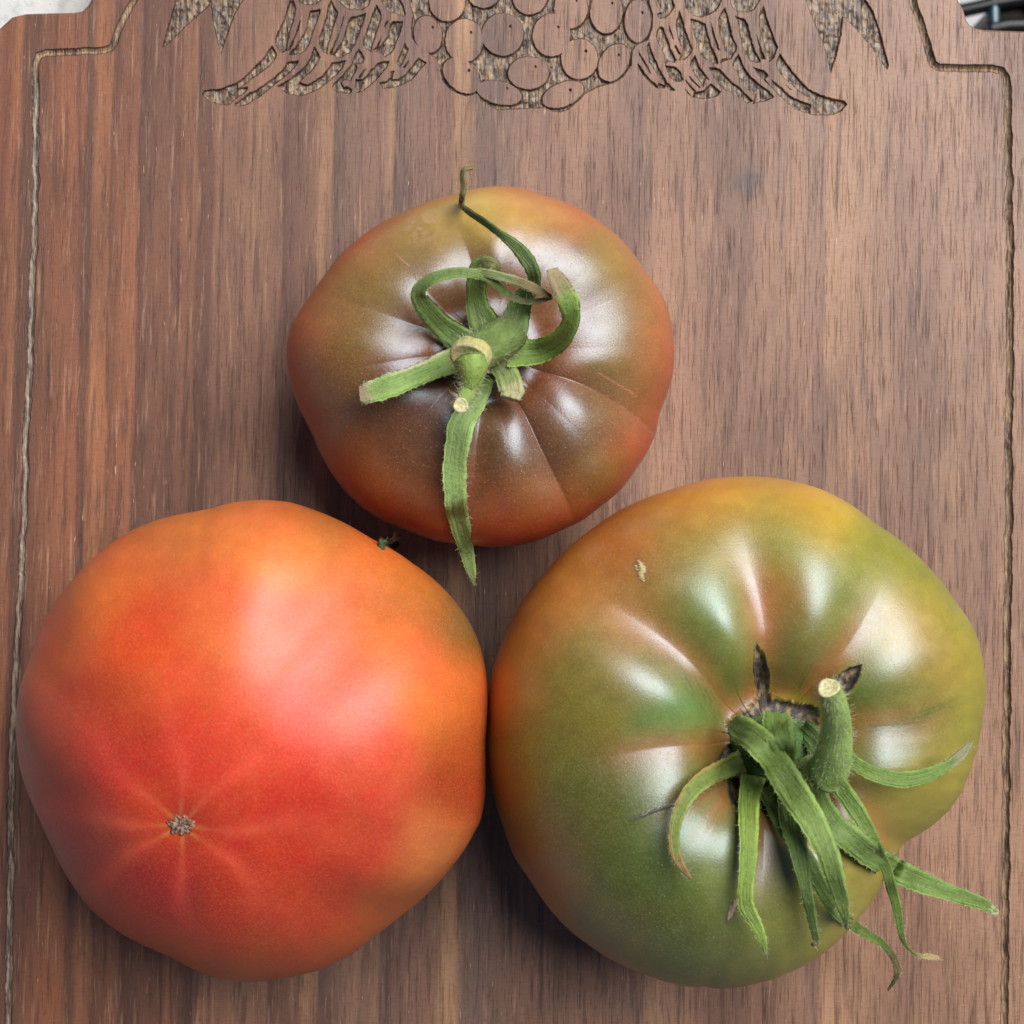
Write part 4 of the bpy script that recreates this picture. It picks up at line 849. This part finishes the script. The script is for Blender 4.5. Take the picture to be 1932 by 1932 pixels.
# ================================================================== TOMATO 3 (green brown, lower right)
def z3(p): return [((1400 + x / 1.154) * 0.638889, (1350 + y / 1.154) * 0.638889) for x, y in p]
def z8(p): return [(1213.9 + x * 0.39683, 1150 + y * 0.39683) for x, y in p]
T3 = dict(name='green', center=(1390, 1385), pole=(1470, 1395), tilt=(0.15, -0.02), R=0.050, h=0.034, n=2.35, cav=(0.0150, 0.0090), seed=2.2,
 outline=z3([(900,66),(1000,68),(1100,85),(1200,115),(1300,170),(1380,235),(1450,280),(1520,345),(1590,420),(1640,490),(1690,560),(1725,640),(1742,720),(1747,800),(1735,900),(1715,1000),(1690,1080),(1650,1170),(1590,1240),(1520,1290),(1455,1325),(1410,1400),(1380,1480),(1320,1560),(1250,1640),(1180,1700),(1100,1745),(1000,1785),(900,1807),(800,1808),(700,1800),(600,1770),(500,1730),(400,1670),(310,1600),(240,1520),(190,1440),(130,1350),(95,1250),(60,1130),(42,1020),(42,900),(50,780),(75,680),(110,590),(150,510),(200,440),(270,360),(330,300),(400,245),(480,190),(560,150),(640,120),(720,95),(800,75)]),
 valleys=[(139, .0052, .0044, .08, .001, .062, .04), (96, .0048, .0042, .07, .001, .054, .03), (52, .0040, .0050, .10, .001, .054, .05), (6, .0036, .0055, .12, .001, .060, .02), (-40, .0052, .006, .14, .002, .085, .04), (184, .0038, .005, .12, .001, .055, .05), (-98, .0034, .004, .08, .001, .044, .08), (-132, .0028, .0035, .08, .001, .036, .08), (-66, .0024, .0035, .07, .001, .036, .05), (212, .0024, .004, .08, .001, .040, .05)],
 colours=[(938,1300,(168,88,28)),(1000,1180,(160,90,32)),(1060,1090,(168,98,36)),(1010,1300,(124,98,34)),(1010,1400,(106,92,28)),(1080,1330,(116,104,32)),(940,1500,(136,84,24)),(1000,1500,(94,86,26)),(1100,1500,(84,84,28)),(1150,1600,(78,82,26)),(1050,1600,(106,78,24)),(1000,1660,(150,80,28)),(1200,1700,(74,82,26)),(1300,1780,(82,84,30)),(1400,1850,(102,92,36)),(1150,1760,(104,80,32)),
  (1500,1800,(126,120,52)),(1600,1750,(150,136,66)),(1200,1030,(168,90,32)),(1300,950,(190,112,36)),(1300,1020,(130,112,38)),(1400,915,(206,134,42)),(1500,925,(196,130,38)),(1560,960,(200,150,42)),(1650,1000,(140,126,34)),(1500,1020,(126,118,38)),(1380,1030,(150,120,40)),(1750,1080,(130,122,38)),(1830,1200,(142,130,44)),(1700,1150,(168,130,46)),(1600,1150,(116,116,50)),
  (1800,1350,(124,114,38)),(1852,1300,(156,138,52)),(1840,1450,(150,130,50)),(1750,1520,(146,128,50)),(1700,1590,(170,150,74)),(1650,1650,(136,116,46)),(1250,1250,(118,102,52)),(1180,1170,(160,100,50)),(1300,1350,(92,124,72)),(1350,1150,(104,124,72)),(1500,1200,(116,104,60)),(1445,1130,(158,100,48)),(1280,1450,(106,102,58)),(1350,1600,(108,112,62)),
  (1400,1750,(112,114,64)),(1600,1400,(104,100,44)),(1650,1350,(86,98,38)),(1720,1300,(116,112,50)),(1450,1400,(130,78,34)),(1250,1600,(74,90,36)),(1300,1200,(110,106,46)),(1250,1100,(130,104,42)),(1120,1250,(122,104,46)),(1450,960,(132,118,36)),(1780,1250,(160,120,46)),(1680,1050,(124,120,34))], sig=44)
SK3 = skin_material('green_brown_tomato_skin', 0.36, 0.5, 0.00007, 0.05)
CRACKS = [z8([(540,146),(527,190),(523,260),(530,340),(545,425),(500,480),(430,515),(398,545),(410,575),(520,600),(700,600),(830,560),(838,470),(800,455),(740,448),(610,425),(598,380),(604,320),(580,230)]),
          z8([(1046,258),(980,272),(930,310),(895,350),(960,400),(1000,370),(1030,320)]), z8([(345,722),(372,680),(400,640),(440,620),(450,660),(430,690),(380,705)]),
          z8([(395,800),(460,800),(470,900),(450,940),(420,930),(405,880)]), z8([(555,925),(590,940),(610,975),(590,995),(565,960)])]
SCARS = [(z8([(-60,1000),(0,975),(70,950),(150,925)]), 2.4, (104,96,88)), (z8([(400,1480),(420,1430),(460,1360)]), 5.0, (188,148,118)),
         ([(1205,1058),(1212,1072),(1208,1084),(1214,1096)], 4.6, (206,182,122)), ([(1198,1066),(1202,1078)], 1.4, (190,176,120))]
def col3(V, col, cork, pu, pv, val, T, Ph):
    upz = V[:, 2] > 0.02
    n = fbm(pu / 24, pv / 24, 5); col = col * (0.86 + 0.28 * n)[:, None] * np.array([1.16, 1.26, 0.80])
    dp = np.hypot(pu - 1455, pv - 1400)
    col = lerp3(col, s2l((178, 88, 42)), val ** 1.5 * 0.50 * (1 - sstep(dp, 250, 420)))
    col = lerp3(col, s2l((160, 84, 36)), np.exp(-(dp / 120) ** 4) * 0.35)
    # green streaks right of the stalk and beside the crack
    for (a, b, ln, w, ang) in ((1655, 1378, 90, 16, 8), (1740, 1350, 70, 12, 22), (1512, 1290, 40, 9, 62), (1335, 1310, 70, 14, 118), (1300, 1290, 60, 10, 118)):
        c, s = math.cos(R(ang)), math.sin(R(ang)); x = (pu - a) * c - (pv - b) * s; y = (pu - a) * s + (pv - b) * c
        m = np.exp(-(x / ln) ** 2 - (y / w) ** 2) * (0.4 + 0.6 * sstep(fbm(x / 26, y / 2.5, 6), .4, .6)); col = lerp3(col, s2l((72, 96, 28)), m * 0.7)
    m = np.exp(-((np.hypot(pu - 1490, (pv - 1345) * 1.3) - 42) / 14) ** 2) * (pv < 1345); col = lerp3(col, s2l((150, 140, 30)), m * 0.6)
    V = V.copy(); cid = np.zeros(len(V), int); cd = np.full(len(V), -50.0)
    near = upz & (pu > 1330) & (pu < 1650) & (pv > 1190) & (pv < 1560)
    wob = (fbm(pu / 7, pv / 7, 12) - .5) * 5
    for k, c in enumerate(CRACKS):
        dd = sdist(pu[near] + wob[near], pv[near] - wob[near], c); q = cid[near]; q[dd > cd[near]] = k; cid[near] = q; cd[near] = np.maximum(cd[near], dd)
    ins = sstep(cd, -0.5, 1.2); g = fbm(pu / 10, pv / 12, 15); ridge = fbm(pu / 8, pv / 10, 25)
    cc = s2l((50, 34, 26))[None] * (1 - sstep(g, .40, .72))[:, None] + s2l((158, 128, 92))[None] * sstep(g, .40, .72)[:, None]
    ytip = sstep(-pv, -1232, -1212); cc = cc * (1 - ytip[:, None]) + s2l((190, 160, 110))[None] * ytip[:, None]
    col = lerp3(col, s2l((140, 124, 30)), sstep(cd, -9, -2) * (1 - ins) * 0.5)
    edge = np.exp(-((cd - 0.2) / 1.3) ** 2); col = col * (1 - ins[:, None]) + cc * ins[:, None]; col = lerp3(col, s2l((40, 26, 18)), edge * 0.6)
    cork = np.maximum(cork, ins); nrm = -(0.0016 * sstep(cd, 0, 6)) + ins * 0.0012 * (ridge - 0.5)
    V[:, 2] += np.where(near, nrm, 0)
    smk = []
    for line, w, c in SCARS:
        dd, _ = ldist(pu + (fbm(pu / 5, pv / 5, 3) - .5) * 3, pv + (fbm(pu / 5, pv / 5, 4) - .5) * 3, line)
        e = np.hypot(*(np.array(line[-1]) - np.array(line[0]))); f = np.hypot(pu - line[0][0], pv - line[0][1]) / e; tw = np.clip(np.minimum(f, 1 - f) * 3 + 0.25, 0.2, 1)
        m = sstep(w * tw - dd, -0.8, 0.8) * upz; ring = np.exp(-((dd - w * tw - 1) / 2.2) ** 2) * upz
        col = lerp3(col, s2l((60, 60, 40)), ring * 0.35 * (dd < 3 * w)); gg = fbm(pu / 2.6, pv / 2.6, 9)
        cs = s2l(c)[None] * (0.6 + 0.8 * gg)[:, None]; col = col * (1 - m[:, None]) + cs * m[:, None]; cork = np.maximum(cork, m); V[:, 2] += m * 0.00025 * (gg - 0.3); smk.append(('healed_scar', None, (m > .5).astype(float)))
    return V, col, cork, [('skin_crack', None, ((ins > .5) & (cid == k)).astype(float)) for k in range(len(CRACKS))] + smk
r3 = empty('tomato', (*P(1390, 1385, 0.0)[:2], 0.0)); tag(r3, 'large green and brown ribbed tomato with cracked shoulders and drooping green sepals', 'tomato', group='tomatoes on the cutting board')
b3 = finish_fruit(T3, r3, SK3, col3, lambda u, v: 0.25 + 0.75 * np.maximum(sstep(v, 1500, 1700), 1 - sstep(v, 1000, 1200)) + 0 * u)
C3 = Calyx(r3, b3, lambda x: 1213.9 + x * 0.39683, lambda y: 1150 + y * 0.39683, 0.39683)
C3.disc('calyx_base', [(415,560),(480,520),(600,500),(720,520),(800,560),(860,640),(900,740),(880,840),(800,900),(700,900),(600,880),(520,830),(450,780),(430,700),(410,640)], 660, 700, 2.2, 4.5, G3, 5)
C3.ribbon('sepal', [(760,560,90,3),(800,600,100,4),(840,660,100,5),(870,720,90,5)], (60,92,44), seed=29)
C3.ribbon('sepal', [(470,720,110,3),(380,755,96,4),(300,800,86,4.5),(225,870,76,5),(175,950,64,4.5),(150,1040,54,4),(148,1120,50,3.5),(165,1190,46,3.5),(195,1240,30,4),(228,1282,8,4)], (112,138,64), (160,120,76), .80, roll=10, roll1=-10, seed=31, edge=(186,146,84))
C3.ribbon('sepal', [(520,790,120,3),(505,900,100,4),(502,1010,94,4.5),(500,1120,90,4.5),(494,1230,80,4.5),(486,1330,74,4.5),(492,1410,72,5),(528,1480,62,6),(560,1550,46,7),(575,1600,30,8),(585,1655,6,8)], (116,152,62), (214,200,140), .91, seed=33)
C3.ribbon('sepal', [(600,840,120,2.5),(640,960,90,3),(680,1060,70,3),(730,1120,66,3),(790,1200,72,3.5),(850,1320,78,4),(920,1430,72,5,None),(1000,1500,56,0,34),(1070,1550,44,0,30),(1130,1585,36,0,26),(1180,1640,34,0,22),(1205,1710,32,0,18),(1195,1760,22,0,14),(1163,1808,6,0,12)], (90,124,56), (132,108,74), .78, seed=35, roll1=35)
C3.ribbon('sepal', [(960,1040,0,0)] and [(830,850,90,3.5),(850,940,110,4.5),(910,1030,124,5),(1000,1100,124,5.5),(1090,1170,124,6,None),(1200,1240,116,0,38),(1310,1290,104,0,35),(1420,1335,84,0,32),(1530,1370,74,0,28),(1620,1402,56,0,25),(1685,1445,22,0,22)], (94,128,62), (200,196,150), .975, seed=37, roll1=15)
C3.ribbon('sepal', [(690,800,140,5),(705,930,130,6),(718,1040,118,6.5),(738,1150,90,6.5),(762,1270,66,6),(785,1380,54,6),(802,1470,44,6),(815,1540,34,7),(822,1580,30,8),(805,1592,18,9)], (78,108,52), (108,84,56), .93, seed=39)
C3.ribbon('sepal', [(905,800,84,4),(950,860,84,5),(1010,950,84,6),(1060,1040,76,7),(1105,1130,66,8,None),(1150,1230,58,0,43),(1185,1340,50,0,40),(1208,1440,42,0,37),(1225,1540,32,0,33),(1250,1600,16,0,29),(1310,1648,15,0,25),(1345,1650,30,0,24),(1390,1655,22,0,23),(1422,1672,5,0,23)], (96,132,58), (188,154,110), .86, seed=41, roll1=20)
C3.ribbon('sepal', [(930,660,56,5),(990,715,60,6),(1060,765,68,6.5),(1140,795,76,7),(1240,806,78,7.5),(1340,788,66,8),(1420,755,54,9),(1470,725,48,10),(1520,680,44,11),(1565,622,12,12)], (98,134,60), (150,142,112), .74, seed=43)
C3.ribbon('sepal', [(636,500,120,6),(640,540,150,9),(650,600,146,10),(664,680,120,9.5),(680,760,110,8)], (100,138,64), seed=45, fat=.1)
C3.ribbon('sepal', [(425,545,70,7),(450,560,120,11),(510,595,134,13),(580,665,138,14),(650,760,144,14.5),(720,870,148,14.5),(785,980,136,14),(840,1080,118,13),(885,1180,104,12),(915,1280,90,11.5),(940,1380,76,11),(958,1455,40,11),(965,1512,6,11)], (106,140,68), (170,150,120), .955, seed=47, fat=.10)
st3 = C3.stalk('stalk', [(770,760,150,5),(830,790,170,9),(875,770,190,12),(900,700,176,16),(912,620,160,20),(912,540,146,24),(906,460,130,28),(890,400,116,31),(880,372,106,33)], (126,160,92), seed=6, hair=1.1)
C3.fuzz()
for o in list(scene.objects):
    if o.type == 'MESH' and len(o.data.polygons) == 0: bpy.data.objects.remove(o)
print('triangles', sum(sum(len(p.vertices) - 2 for p in o.data.polygons) if len(o.data.polygons) < 5000 else 2 * len(o.data.polygons) for o in scene.objects if o.type == 'MESH'))
